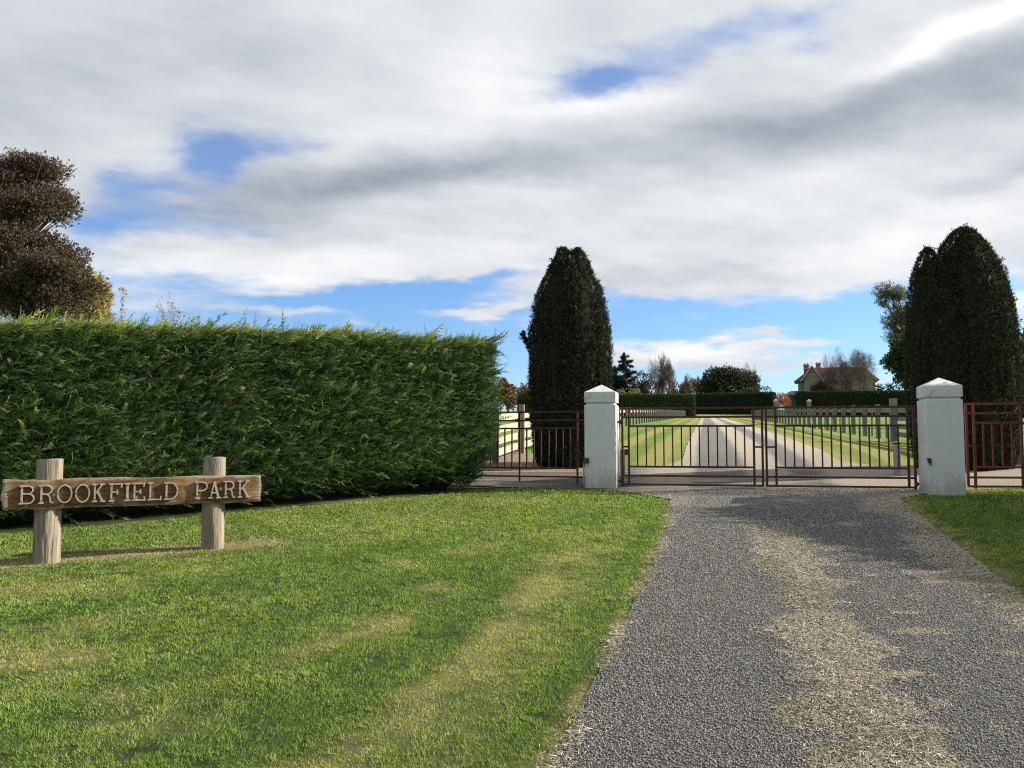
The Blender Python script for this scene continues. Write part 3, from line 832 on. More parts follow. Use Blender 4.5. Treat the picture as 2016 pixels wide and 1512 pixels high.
    ax = np.stack([D[0] * .6 + Nn[0] * .7 + rng.normal(size=n) * .2, D[1] * .6 + Nn[1] * .7 + rng.normal(size=n) * .2, .55 + .3 * rng.normal(size=n)], 1)
    parts.append(foliage(SPRAYS, world(s, t, h), ax, rng.uniform(.14, .25, n) * size, colours(n, (.03, .07, .015), (.05, .10, .02)), colours(n, (.20, .26, .09), (.34, .38, .16))))
    # top: sunlit yellow-green of the fringe put into the spray colours
    n = int(L * thick * 420); s = rng.uniform(0, L, n); t = rng.uniform(-thick, .02, n); h = height - .08 + rng.uniform(-.05, .05, n) + (fbm(s * 1.7, t) - .5) * .12
    ax = np.stack([D[0] * .95 + rng.normal(size=n) * .35, D[1] * .95 + rng.normal(size=n) * .35, .62 + .22 * rng.normal(size=n)], 1)
    big = rng.random(n) < .06
    sc_ = rng.uniform(.13, .25, n) * size; sc_[big] *= 1.7
    parts.append(foliage(SPRAYS, world(s, t, h), ax, sc_, colours(n, (.035, .085, .014), (.06, .13, .02)), colours(n, (.20, .26, .05), (.38, .39, .11))))
    # right-hand end
    n = int(thick * height * 600); h = .1 + (height - .1) * rng.random(n); t = rng.uniform(-thick, .0, n); s = L - endin(h) + rng.uniform(-.12, .02, n)
    ax = np.stack([D[0] * .9 + Nn[0] * .15 + rng.normal(size=n) * .25, D[1] * .9 + Nn[1] * .15 + rng.normal(size=n) * .25, .3 + .3 * rng.normal(size=n)], 1)
    parts.append(foliage(SPRAYS, world(s, t, h), ax, rng.uniform(.12, .28, n) * size, colours(n, (.010, .036, .010), (.022, .06, .015)), colours(n, (.03, .08, .02), (.10, .15, .035))))
    V, Fc, C = join(parts)
    mesh_obj('foliage', V, Fc, M_spray, root, tint=C)
    # short stems showing under the skirt
    n = 14; s = np.linspace(.4, L - .8, n) + rng.normal(size=n) * .15
    a = world(s, np.full(n, -.75), np.full(n, -.1)); b = world(s + .05, np.full(n, -.8), np.full(n, 1.2))
    for k in range(n):
        V, Fc = tubes(a[k:k + 1], b[k:k + 1], np.array([.06]), np.array([.04]), 7)
        mesh_obj('trunk', V, Fc, M_bark, root)
    return root


cypress_hedge('cypress_hedge', 'tall feathery green cypress hedge behind the wooden name sign', HA, HB, 1.7, 2.36, 1150)
cypress_hedge('cypress_hedge', 'tall cypress hedge just out of sight right of the right-hand gate panel', (11.6, 3.0), (8.85, 12.15), 1.2, 2.6, 240, size=1.35)

# ------------------------------------------------------------------ trees
def irish_yew(label, base, cols, n, seed, spur=None, scl=1.0):
    """cols: (dx, dy, radius, height) - upright fluted columns that make up the crown"""
    root = thing('yew_tree', label, 'tree', (base[0], base[1], float(H(*base)) - .02))
    hp = np.array([0, .08, .27, .45, .62, .74, .83, .93, .98, 1.0]); rp = np.array([.60, .84, .98, 1.0, .98, .90, .77, .48, .24, .06])
    P, A, W = [], [], []
    tot = sum(c[2] * c[3] for c in cols)
    cols = [(c[0] * scl, c[1] * scl, c[2] * scl, c[3]) for c in cols]
    for k, (dx, dy, r, h) in enumerate(cols):
        m = int(n * r * h / tot); u = rng.random(m); th = rng.uniform(0, 2 * np.pi, m)
        flute = 1.03 - .13 * np.exp(-np.sin(th * 5.5 + .5 * np.sin(u * 4 + k) + 2.2 * fbm(th * 1.1, u * 2 + k)) ** 2 / .12) + .12 * (fbm(th * 2.2 + k * 9, u * 5) - .5) + .10 * (vnoise(th * 6 + k, u * 16) - .5)
        rr = r * np.interp(u, hp, rp) * flute * (1 - .16 * rng.random(m) ** 2)
        x, y, z = dx + rr * np.cos(th), dy + rr * np.sin(th), u * h
        ok = np.ones(m, bool)
        for j, (ex, ey, er, eh) in enumerate(cols):
            if j != k: ok &= np.hypot(x - ex, y - ey) > .85 * er * np.interp(z / eh, hp, rp, right=0)
        P.append(np.stack([x, y, z], 1)[ok]); A.append(np.stack([np.cos(th) * .42, np.sin(th) * .42, np.full(m, .95)], 1)[ok])
        W.append(flute[ok])
        cn, ch = 18, 14
        hh = np.linspace(0, 1, ch); T, U = np.meshgrid(np.linspace(0, 2 * np.pi, cn, endpoint=False), hh)
        Rr = .86 * r * np.interp(U, hp, rp) * (1 + .08 * np.sin(T * 9 + 2 * np.sin(U * 5 + k)))
        V = np.stack([dx + Rr * np.cos(T), dy + Rr * np.sin(T), U * h * .97], -1).reshape(-1, 3)
        Fc = [[a * cn + b, a * cn + (b + 1) % cn, (a + 1) * cn + (b + 1) % cn, (a + 1) * cn + b] for a in range(ch - 1) for b in range(cn)]
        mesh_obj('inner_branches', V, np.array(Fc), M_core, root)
    P = np.concatenate(P); A = np.concatenate(A) + rng.normal(size=(len(P), 3)) * .3; Wv = np.concatenate(W)[:, None]
    m = len(P)
    col = colours(m, (.010, .013, .008), (.022, .027, .014), .35); tip = col * 2.2 + np.array([.022, .022, .013])
    stray = rng.random(m) < .03
    sc_ = rng.uniform(.055, .095, m); sc_[stray] *= 1.8
    V, Fc, C = foliage(YEWT, P, A, sc_, col, tip)
    parts = [(V, Fc, C)]
    if spur is not None:
        q = np.array([spur]).repeat(90, 0); t = rng.random((90, 1)); q = q + np.array([[-.16, -.05, .32]]) * t + rng.normal(size=(90, 3)) * .03
        parts.append(foliage(SPRIG, q, np.array([[-.4, 0, .9]]).repeat(90, 0) + rng.normal(size=(90, 3)) * .4, rng.uniform(.07, .12, 90), colours(90, (.012, .02, .01), (.02, .035, .014))))
    V, Fc, C = join(parts)
    mesh_obj('crown', V, Fc, M_yew, root, tint=C)
    mb = MB(); mb.lathe([(.2, -.1), (.16, .4), (.12, 1.2)], 10); mb.build('trunk', M_bark, root)
    return root


irish_yew('dark columnar yew with a split tip beside the left gate pillar', (1.17, 16.7),
          [(0, 0, .85, 4.33), (-.13, .0, .46, 4.42), (.17, -.08, .44, 4.39), (.40, -.2, .42, 3.6), (-.40, -.2, .42, 3.6), (.02, -.45, .34, 3.8)], 62000, 3, scl=.96, spur=(-.80, -.1, 2.35))
irish_yew('broad dark columnar yew with a lower side spire behind the right gate pillar', (8.36, 15.5),
          [(.22, 0, .86, 4.52), (.40, .15, .72, 4.46), (-.60, -.12, .46, 4.10), (-.34, -.2, .60, 3.8), (.58, -.2, .5, 3.9), (.12, -.4, .55, 4.3)], 76000, 4, scl=.91)


def leafy_tree(name, label, base_xy, clumps, size, ca, cb, temps=None, n_per=300, mat=None, limbs=True, trunk_r=.25, cat='tree', group=None, tipmul=1.3, up=.3, shell=.45, bark=None, holes=.42, trunk_to=None):
    """clumps: (centre xyz, radii xyz) in world metres"""
    gz = float(H(*base_xy)); base = np.array([base_xy[0], base_xy[1], gz])
    root = thing(name, label, cat, base, group=group)
    P, A = [], []
    for (c, r) in clumps:
        c, r = np.array(c) - base, np.array(r); area = (r[0] * r[1] + r[0] * r[2] + r[1] * r[2])
        m = int(n_per * area); d = rng.normal(size=(m, 3)); d /= np.linalg.norm(d, axis=1, keepdims=True)
        rad = (1 - shell * rng.random(m) ** 1.5)
        lump = 1 + .32 * (fbm(d[:, 0] * 2.6 + c[0], d[:, 2] * 2.6 + d[:, 1] * 1.7 + c[2], 3) - .5) * 2
        hole = fbm(d[:, 0] * 3.3 + 9 + c[1], d[:, 2] * 3.3 + d[:, 1] * 2 + c[0], 3) > holes - .12 * rng.random(m)
        p = c + d * r * (rad * lump)[:, None] + rng.normal(size=(m, 3)) * .10 * r.mean()
        ok = hole & (p[:, 2] > .05)
        P.append(p[ok]); A.append((d + np.array([0, 0, up]))[ok])
    P = np.concatenate(P); A = np.concatenate(A) + rng.normal(size=(len(P), 3)) * .55; m = len(P)
    col = colours(m, ca, cb, .22)
    V, Fc, C = foliage(temps or LEAFY, P, A, size * rng.uniform(.65, 1.3, m), col, np.clip(col * tipmul, 0, 1))
    mesh_obj('crown', V, Fc, mat or M_leaf, root, tint=C)
    if limbs:
        top = np.array([0, 0, max(.3, min(np.mean([c[2] for c, r in clumps]) - gz, 1e9) * .55)]) if trunk_to is None else np.array(trunk_to) - base
        P0, P1, R0, R1 = [np.array([0, 0, -.2])], [top], [trunk_r], [trunk_r * .7]
        for (c, r) in clumps:
            e = np.array(c) - base; midp = top * .45 + e * .55 + np.array([0, 0, .1 * np.linalg.norm(e - top)])
            P0 += [top, midp]; P1 += [midp, e + rng.normal(size=3) * .1 * np.array(r)]; R0 += [trunk_r * .55, trunk_r * .3]; R1 += [trunk_r * .3, trunk_r * .1]
            for k in range(5):
                q = e + rng.normal(size=3) * np.array(r) * .45; P0.append(midp); P1.append(q); R0.append(trunk_r * .18); R1.append(trunk_r * .06)
        V, Fc = tubes(P0, P1, np.array(R0), np.array(R1), 7)
        mesh_obj('trunk', V, Fc, bark or M_bark, root)
    return root


def bare_tree(name, label, base_xy, height, spread, twig_mat, trunk_mat, seed, levels=5, upright=.5, trunk_frac=.25, r0=.16, rmin=.016, nch=3, group=None, stems=1, leaves=None, cat='tree', dz=0.0, decay=.68, width=None):
    r_ = random.Random(seed); gz = float(H(*base_xy)) + dz
    root = thing(name, label, cat, (base_xy[0], base_xy[1], gz), group=group)
    T = ([], [], [], []); B = ([], [], [], []); ends = []

    def seg(S, a, b, ra, rb): S[0].append(a); S[1].append(b); S[2].append(ra); S[3].append(rb)

    def grow(p, d, L, r, lv):
        n = 3 if lv < levels else 2
        for k in range(n):
            nd = (d + Vector((r_.gauss(0, .12), r_.gauss(0, .12), r_.gauss(0, .08) + .06 * upright))).normalized()
            q = p + nd * L / n; rb = max(rmin * .7, r * (1 - .32 / n))
            seg(T if lv <= 1 else B, tuple(p), tuple(q), max(r, rmin), max(rb, rmin * .8)); p, d, r = q, nd, rb
            if lv < levels and (k > 0 or lv > 0):
                for c in range(nch if k == n - 1 else max(1, nch - 2)):
                    a = r_.uniform(0, 2 * math.pi); sp = spread * r_.uniform(.6, 1.25)
                    ref = d.orthogonal().normalized(); ref.rotate(Matrix.Rotation(a, 3, d))
                    cd = (d * (1 - .25 * sp) + ref * sp + Vector((0, 0, upright * .35))).normalized()
                    grow(p, cd, L * decay * r_.uniform(.75, 1.15), r * .58, lv + 1)
        if lv >= levels: ends.append(tuple(p))
    tot = trunk_frac + sum(decay ** k * .5 for k in range(1, levels + 1)) * .62
    for s in range(stems):
        d = Vector((r_.gauss(0, .06 if stems == 1 else .17), r_.gauss(0, .06 if stems == 1 else .12), 1)).normalized()
        grow(Vector(((s - (stems - 1) / 2) * r0 * 3, 0, -.1)), d, height * trunk_frac / tot, r0, 0)
    V, Fc = tubes(T[0], T[1], np.array(T[2]), np.array(T[3]), 6); 
    allz = max([p[2] for p in B[1]] + [p[2] for p in T[1]]); f = height / allz
    w_ = (1 + f) / 2
    if width: w_ = width / np.percentile(np.hypot(*np.array(B[1])[:, :2].T), 97)
    V *= np.array([w_, w_, f]); mesh_obj('trunk', V, Fc, trunk_mat, root)
    V, Fc = tubes(B[0], B[1], np.array(B[2]), np.array(B[3]), 3)
    V *= np.array([w_, w_, f]); mesh_obj('branches', V, Fc, twig_mat, root)
    if leaves and ends:
        size, ca, cb, frac = leaves
        E = np.array(ends) * np.array([w_, w_, f]); E = E[rng.random(len(E)) < frac]; m = len(E)
        V, Fc, C = foliage(LEAFY, E, rng.normal(size=(m, 3)), size * rng.uniform(.6, 1.3, m), colours(m, ca, cb))
        mesh_obj('leaves', V, Fc, M_leaf, root, tint=C)
    return root


def C_(px, row, d, rx, rz, ry=None):       # a clump: centre at a pixel and distance, radii in pixels
    k = d / F
    return (at(px, row, d), (rx * k, (ry if ry else (rx + rz) / 2) * k, rz * k))


# large brown-leaved tree behind the hedge, left
d = 22
_r = random.Random(11); OAK = []
for (px, row, rx, rz, k) in [(10, 385, 95, 62, 16), (-60, 370, 110, 80, 12), (85, 408, 62, 26, 9), (60, 345, 60, 32, 10), (30, 520, 125, 66, 24), (118, 548, 72, 60, 20), (-60, 520, 110, 90, 12), (70, 600, 100, 50, 14), (-15, 470, 66, 30, 8)]:
    for _ in range(k):
        a, q = _r.uniform(0, 6.28), math.sqrt(_r.random()) * .85
        OAK.append(C_(px + rx * q * math.cos(a), row + rz * q * math.sin(a), d + _r.uniform(-1.4, 1.6), _r.uniform(26, 46), _r.uniform(17, 28), ry=40))
leafy_tree('evergreen_oak', 'large dark brown-leaved tree rising behind the left end of the cypress hedge', (-15.2, 22.5), OAK,
           .10, (.034, .023, .017), (.095, .068, .044), n_per=720, trunk_r=.13, tipmul=1.5, shell=.75, holes=.36, trunk_to=(-14.2, 22.5, 5.2))
leafy_tree('poplar_tree', 'pale yellow autumn tree just right of the brown-leaved tree above the hedge', (-15.6, 31.0),
           [C_(178, 590, 31, 34, 48), C_(165, 620, 31, 34, 50), C_(200, 610, 31, 8, 40)], .22, (.22, .17, .07), (.34, .28, .13), temps=NARROW, n_per=700, trunk_r=.1, holes=.3, up=1.0)
bare_tree('sapling', 'thin sapling with sparse yellow leaves showing above the middle of the hedge', (-11.9, 29.0), 5.25, .6, M_twig, M_twig, 5, levels=4, upright=.6, trunk_frac=.4, r0=.04, rmin=.005, leaves=(.085, (.28, .19, .07), (.42, .31, .14), .75), decay=.6, width=.85)
bare_tree('sapling', 'slim sapling with few brown leaves at the edge of the brown-leaved tree', (-15.0, 31.5), 5.8, .5, M_twig, M_twig, 15, levels=3, upright=.9, trunk_frac=.5, r0=.04, rmin=.005, leaves=(.11, (.24, .16, .08), (.36, .26, .13), .8), width=.3)

# gum and broad trees around the right yew
d = 62
gb = at(1792, 800, d)
leafy_tree('gum_tree', 'tall grey-green gum tree with a loose top left of the right yew', (gb[0] + .4, d),
           [C_(1750, 572, d, 24, 12), C_(1768, 580, d, 16, 10), C_(1740, 590, d, 9, 14), C_(1778, 612, d, 22, 14), C_(1762, 632, d, 22, 16), C_(1785, 645, d, 22, 26), C_(1770, 662, d, 22, 16)],
           .36, (.06, .075, .045), (.14, .15, .085), temps=NARROW, n_per=260, mat=M_gum, trunk_r=.2, holes=.44, up=-.5, shell=.85, bark=M_twig, trunk_to=at(1788, 690, d))
d = 58
leafy_tree('broad_tree', 'dense dark broad-leaved tree under the gum at the right yew', (at(1800, 800, d)[0], d),
           [C_(1778, 700, d, 26, 26), C_(1765, 716, d, 20, 16), C_(1790, 735, d, 24, 24), C_(1800, 690, d, 40, 40), C_(1778, 748, d, 14, 12), C_(1745, 716, d, 9, 6)],
           .36, (.022, .035, .018), (.055, .075, .035), n_per=200, trunk_r=.25, holes=.42, shell=.8)
d = 45
leafy_tree('broad_tree', 'mottled green tree at the right edge behind the yew', (at(2040, 800, d)[0], d),
           [C_(2010, 690, d, 16, 14), C_(2025, 720, d, 34, 50), C_(2060, 680, d, 50, 60), C_(2008, 745, d, 16, 24), C_(2050, 770, d, 60, 30)],
           .28, (.045, .06, .03), (.13, .14, .075), n_per=200, trunk_r=.2, holes=.43, shell=.8)

# ------------------------------------------------------------------ clipped hedges far up the drive
def clipped_hedge(label, p0, p1, thick, h, ca=(.014, .028, .012), cb=(.028, .05, .018), base=None):
    p0, p1 = np.array(p0, float), np.array(p1, float); L = np.linalg.norm(p1 - p0); ang = math.atan2(p1[1] - p0[1], p1[0] - p0[0])
    z = float(min(H(*p0), H(*p1))) - .2 if base is None else base
    root = thing('clipped_hedge', label, 'hedge', (p0[0], p0[1], z), ang)
    MB().box(.1, L - .1, .1, thick - .1, 0, h - .1).build('inner_branches', M_core, root)
    P, A = [], []
    for (n, f, ax) in ((int(L * h * 26), lambda a, b: np.stack([a * L, (fbm(a * L, b * h) - .5) * .25, b * h], 1), (0, -.6, .5)),
                       (int(L * thick * 26), lambda a, b: np.stack([a * L, b * thick, h + (fbm(a * L * .7, b) - .5) * .25], 1), (0, 0, 1)),
                       (int(thick * h * 40), lambda a, b: np.stack([L + 0 * a, a * thick, b * h], 1), (.6, 0, .5)),
                       (int(thick * h * 40), lambda a, b: np.stack([0 * a, a * thick, b * h], 1), (-.6, 0, .5)),
                       (int(L * h * 8), lambda a, b: np.stack([a * L, thick + 0 * a, b * h], 1), (0, .6, .5))):
        P.append(f(rng.random(n), rng.random(n))); A.append(np.array([ax]).repeat(n, 0))
    P = np.concatenate(P); A = np.concatenate(A) + rng.normal(size=(len(P), 3)) * .45; m = len(P)
    col = colours(m, ca, cb, .2)
    V, Fc, C = foliage(SPRIG, P, A, rng.uniform(.3, .5, m), col, col * 1.5)
    mesh_obj('foliage', V, Fc, M_yew, root, tint=C)
    return root


pL0, pL1 = at(1150, 800, 166), at(1367, 800, 166)
clipped_hedge('clipped green hedge left of the far end of the driveway', pL0[:2], pL1[:2], 4.5, at(0, 778, 166)[2] - float(H(20, 166)) + .2, (.03, .05, .015), (.06, .085, .025))
pR0, pR1 = at(1369, 800, 188), at(1524, 800, 182)
clipped_hedge('long dark clipped hedge closing the view at the end of the driveway', pR0[:2], pR1[:2], 4.0, at(0, 777, 186)[2] - float(H(50, 182)) + .3)
pH0, pH1 = at(1573, 800, 172), at(1800, 800, 168)
clipped_hedge('dark clipped hedge in front of the house', pH0[:2], pH1[:2], 3.0, at(0, 772, 170)[2] - float(H(60, 168)) + .2)
pE0, pE1 = at(1960, 800, 120), at(2200, 800, 118)
clipped_hedge('dark clipped hedge seen past the right side of the right yew', pE0[:2], pE1[:2], 3.0, at(0, 776, 120)[2] - float(H(75, 118)) + .2)
q0, q1 = at(960, 800, 75), at(1046, 800, 75)
clipped_hedge('low dark hedge showing between the cypress hedge and the left yew', q0[:2] + np.array([3.0, 0]), q1[:2], 2.0, at(0, 779, 75)[2] - float(H(0, 75)) + .2)

# ------------------------------------------------------------------ background trees
def px_base(px, d): return (float(at(px, 800, d)[0]), d)


def hgt(row, px, d): return float(at(px, row, d)[2] - H(*px_base(px, d)))


def conifer(label, base_xy, height, radius, seed):
    r_ = np.random.default_rng(seed); root = thing('conifer', label, 'tree', (base_xy[0], base_xy[1], float(H(*base_xy))))
    P, A, P0, P1, R0, R1 = [], [], [np.array([0, 0, -.2])], [np.array([0, 0, height])], [height * .022], [.03]
    n = 70
    for k in range(n):
        u = (k + r_.random()) / n; z = height * (.04 + .95 * u); L = radius * (1 - u) ** .75 * r_.uniform(.6, 1.25) + .25
        a = r_.uniform(0, 2 * math.pi); tip = np.array([math.cos(a) * L, math.sin(a) * L, z + L * r_.uniform(-.05, .35)])
        b = np.array([0, 0, z]); P0.append(b); P1.append(tip); R0.append(.05); R1.append(.015)
        m = int(24 * L) + 6; t = r_.random((m, 1)) ** .7
        q = b * (1 - t) + tip * t; q += r_.normal(size=(m, 3)) * np.array([.22, .22, .12]) * (1.2 - .6 * t) * min(1, L / 2)
        P.append(q); A.append((tip - b)[None] / L * .8 + r_.normal(size=(m, 3)) * .5 + np.array([0, 0, -.1]))
    P = np.concatenate(P); A = np.concatenate(A); m = len(P); col = colours(m, (.010, .018, .014), (.024, .036, .024), .2)
    V, Fc, C = foliage(SPRIG, P, A, rng.uniform(.45, .85, m), col, col * 1.3)
    mesh_obj('crown', V, Fc, M_yew, root, tint=C)
    V, Fc = tubes(P0, P1, np.array(R0), np.array(R1), 5); mesh_obj('trunk', V, Fc, M_bark, root)
    return root


d = 196; conifer('dark open-branched conifer right of the left yew', px_base(1232, d), hgt(696, 1232, d), 4.4, 2)
d = 198; conifer('shorter dark conifer tucked in between the left yew and the open-branched conifer', px_base(1209, d), hgt(722, 1209, d), 2.6, 8)
d = 195
leafy_tree('dark_bush', 'rounded dark purple-brown bush behind the birches', px_base(1262, d), [C_(1262, 752, d, 24, 22), C_(1275, 765, d, 22, 16), C_(1250, 770, d, 22, 18)], .7, (.022, .016, .014), (.045, .032, .026), n_per=11, holes=.3, trunk_r=.2)
d = 186
bare_tree('birch_tree', 'bare white-stemmed birch with a tall pointed crown', px_base(1308, d), hgt(687, 1308, d), .75, M_twigr, M_birch, 21, levels=5, upright=.3, trunk_frac=.40, r0=.16, rmin=.014, decay=.66, width=2.2, nch=4)
bare_tree('birch_tree', 'bare twin-stemmed birch beside the dark conifer', px_base(1283, d - 1), hgt(693, 1283, d), .75, M_twigr, M_birch, 22, levels=5, upright=.3, trunk_frac=.40, r0=.15, rmin=.014, stems=2, decay=.66, width=2.8, nch=3)
d = 205
WOOD = [(1330, 745, 'reddish bare tree just right of the birches'), (1347, 741, 'bare brown tree, third from the birches in the brown thicket'), (1362, 733, 'tallest bare tree of the brown thicket, by the round evergreen'),
        (1378, 738, 'bare brown tree partly hidden by the round evergreen'), (1340, 752, 'low bare tree at the foot of the brown thicket'), (1298, 748, 'low reddish bare tree showing behind the birch stems'), (1270, 745, 'bare brown tree behind the dark purple-brown bush')]
for k, (px, row, lab) in enumerate(WOOD):
    dd = d + (k * 7) % 5
    bare_tree('bare_tree', lab, px_base(px, dd), hgt(row, px, dd), .62, M_twigr, M_bark, 40 + k, levels=5, upright=.45, trunk_frac=.2, r0=.18, rmin=.022, width=2.4, group='bare trees of the brown thicket')
for k, (px, row, lab) in enumerate([(1318, 768, 'low russet bush left of the round evergreen, nearest the birches'), (1350, 766, 'low russet bush in the middle of the brown thicket'), (1380, 768, 'low russet bush at the foot of the round evergreen')]):
    leafy_tree('russet_bush', lab, px_base(px, 199), [C_(px, row, 199, 22, 14), C_(px + 8, row - 8, 199, 12, 10)], .5, (.06, .035, .024), (.12, .075, .05), n_per=9, holes=.46, trunk_r=.1, shell=.9, group='russet bushes')
d = 176
leafy_tree('yellow_shrub', 'yellowish shrub above the clipped green hedge', px_base(1240, d), [C_(1236, 774, d, 22, 8), C_(1252, 771, d, 9, 8), C_(1215, 776, d, 10, 6)], .4, (.14, .12, .04), (.24, .20, .07), n_per=22, limbs=True, trunk_r=.08, cat='shrub')
d = 196
leafy_tree('evergreen_tree', 'wide rounded dark evergreen tree above the far hedge', px_base(1432, d),
           [C_(1405, 750, d, 26, 20), C_(1425, 744, d, 32, 20), C_(1455, 748, d, 30, 18), C_(1440, 765, d, 54, 20), C_(1482, 748, d, 13, 9), C_(1478, 760, d, 14, 9), C_(1390, 766, d, 18, 20), C_(1437, 733, d, 22, 7), C_(1416, 735, d, 16, 8)],
           .6, (.014, .02, .010), (.055, .058, .022), n_per=34, holes=.34, trunk_r=.35, tipmul=1.5)
d = 212
bare_tree('bare_tree', 'bare grey tree standing behind the right side of the round evergreen', px_base(1474, d), hgt(711, 1474, d), 1.0, M_twig, M_bark, 61, levels=5, upright=.12, trunk_frac=.4, nch=4, r0=.2, rmin=.016, width=3.1)
d = 192
leafy_tree('green_shrub', 'loose green shrub on top of the long dark hedge', px_base(1492, d), [C_(1480, 772, d, 26, 7), C_(1505, 770, d, 14, 8), C_(1455, 775, d, 20, 5)], .45, (.03, .045, .018), (.06, .075, .03), n_per=20, limbs=True, trunk_r=.08, cat='shrub')
d = 170
leafy_tree('maple_tree', 'small bright orange autumn maple at the gap in the hedges', px_base(1541, d), [C_(1540, 784, d, 10, 9), C_(1547, 791, d, 8, 9), C_(1533, 792, d, 6, 8), C_(1541, 797, d, 9, 6)], .32, (.30, .085, .025), (.42, .15, .05), n_per=60, trunk_r=.07, holes=.25)
bare_tree('sapling', 'leafless twiggy sapling right of the long dark hedge', px_base(1532, 176), hgt(770, 1532, 176), .6, M_twig, M_twig, 77, levels=4, upright=.5, r0=.06, rmin=.02)
d = 178
leafy_tree('dark_bush', 'dark bush filling the gap left of the house hedge', px_base(1562, d), [C_(1562, 790, d, 14, 12), C_(1572, 786, d, 10, 14)], .4, (.018, .022, .014), (.035, .04, .024), n_per=24, trunk_r=.1, holes=.3, cat='shrub')
# trees by the house
d = 181
bare_tree('bare_tree', 'large bare spreading tree in front of the right half of the house', px_base(1698, d), hgt(679, 1698, d), 1.0, M_twig, M_bark, 81, levels=5, upright=.2, trunk_frac=.62, r0=.20, rmin=.0095, decay=.62, nch=4, width=4.7)
bare_tree('bare_tree', 'large bare tree in front of the middle of the house', px_base(1664, d - 2), hgt(681, 1664, d), 1.0, M_twig, M_bark, 82, levels=5, upright=.2, trunk_frac=.6, r0=.20, rmin=.0095, decay=.62, nch=4, width=4.3)
d = 178
bare_tree('bare_shrub', 'low brown twiggy tree hiding the lower left wall of the house', px_base(1617, d), hgt(745, 1617, d), .75, M_twigr, M_bark, 83, levels=5, upright=.15, trunk_frac=.15, r0=.12, rmin=.02, stems=2, leaves=(.26, (.04, .032, .022), (.07, .055, .035), .5), width=2.9)
bare_tree('bare_shrub', 'brown twiggy tree below the small gable of the house', px_base(1642, d - 1), hgt(738, 1642, d), .72, M_twigr, M_bark, 84, levels=5, upright=.2, trunk_frac=.15, r0=.12, rmin=.018, stems=2, width=2.6)


def cabbage_tree(label, base_xy, height, seed):
    root = thing('cabbage_tree', label, 'tree', (base_xy[0], base_xy[1], float(H(*base_xy))))
    V, Fc = tubes([(0, 0, -.2)], [(.1, 0, height * .72)], np.array([.16]), np.array([.12]), 7); mesh_obj('trunk', V, Fc, M_bark, root)
    n = 130; d = rng.normal(size=(n, 3)); d /= np.linalg.norm(d, axis=1, keepdims=True)
    tV = np.array([[-.05, 0, 0], [.05, 0, 0], [.04, -.1, .6], [-.04, -.1, .6], [0, -.3, 1.0]]); tF = np.array([[0, 1, 2], [0, 2, 3], [3, 2, 4]])
    pos = np.array([[.1, 0, height * .76]]) + d * .25
    V, Fc, C = scatter(tV, tF, pos, d, rng.uniform(.9, 1.25, n), colours(n, (.012, .018, .012), (.03, .04, .024)))
    mesh_obj('crown', V, Fc, M_yew, root, tint=C)


d = 182
cabbage_tree('small spiky-headed cabbage tree nearer the house corner', px_base(1732, d), hgt(748, 1732, d), 1)
cabbage_tree('small spiky-headed cabbage tree nearer the gum tree', px_base(1751, d), hgt(746, 1751, d), 2)
for k, (px, row, dd, lab) in enumerate([(1003, 742, 95, 'russet bare tree nearest the end of the cypress hedge'), (1030, 752, 98, 'russet bare tree close to the left side of the left yew'), (1016, 765, 90, 'low brown tree between the cypress hedge and the left yew'), (985, 748, 99, 'brown tree half hidden by the end of the cypress hedge')]):
    bare_tree('bare_tree', lab, px_base(px, dd), hgt(row, px, dd), .65, M_twigr, M_bark, 90 + k, levels=5, upright=.4, trunk_frac=.2, r0=.12, rmin=.016, width=1.3, leaves=(.24, (.16, .08, .035), (.26, .15, .07), .35))
for k, px in enumerate((1764, 1775, 1786)):
    leafy_tree('dark_bush', ('small dark bush beside the right cabbage tree', 'middle small dark bush on the hedge line under the gum tree', 'dark bush against the left edge of the right yew')[k], px_base(px, 176), [C_(px, 768, 176, 7, 6 + k)], .4, (.015, .022, .014), (.03, .038, .02), n_per=30, trunk_r=.06, holes=.35, cat='shrub')

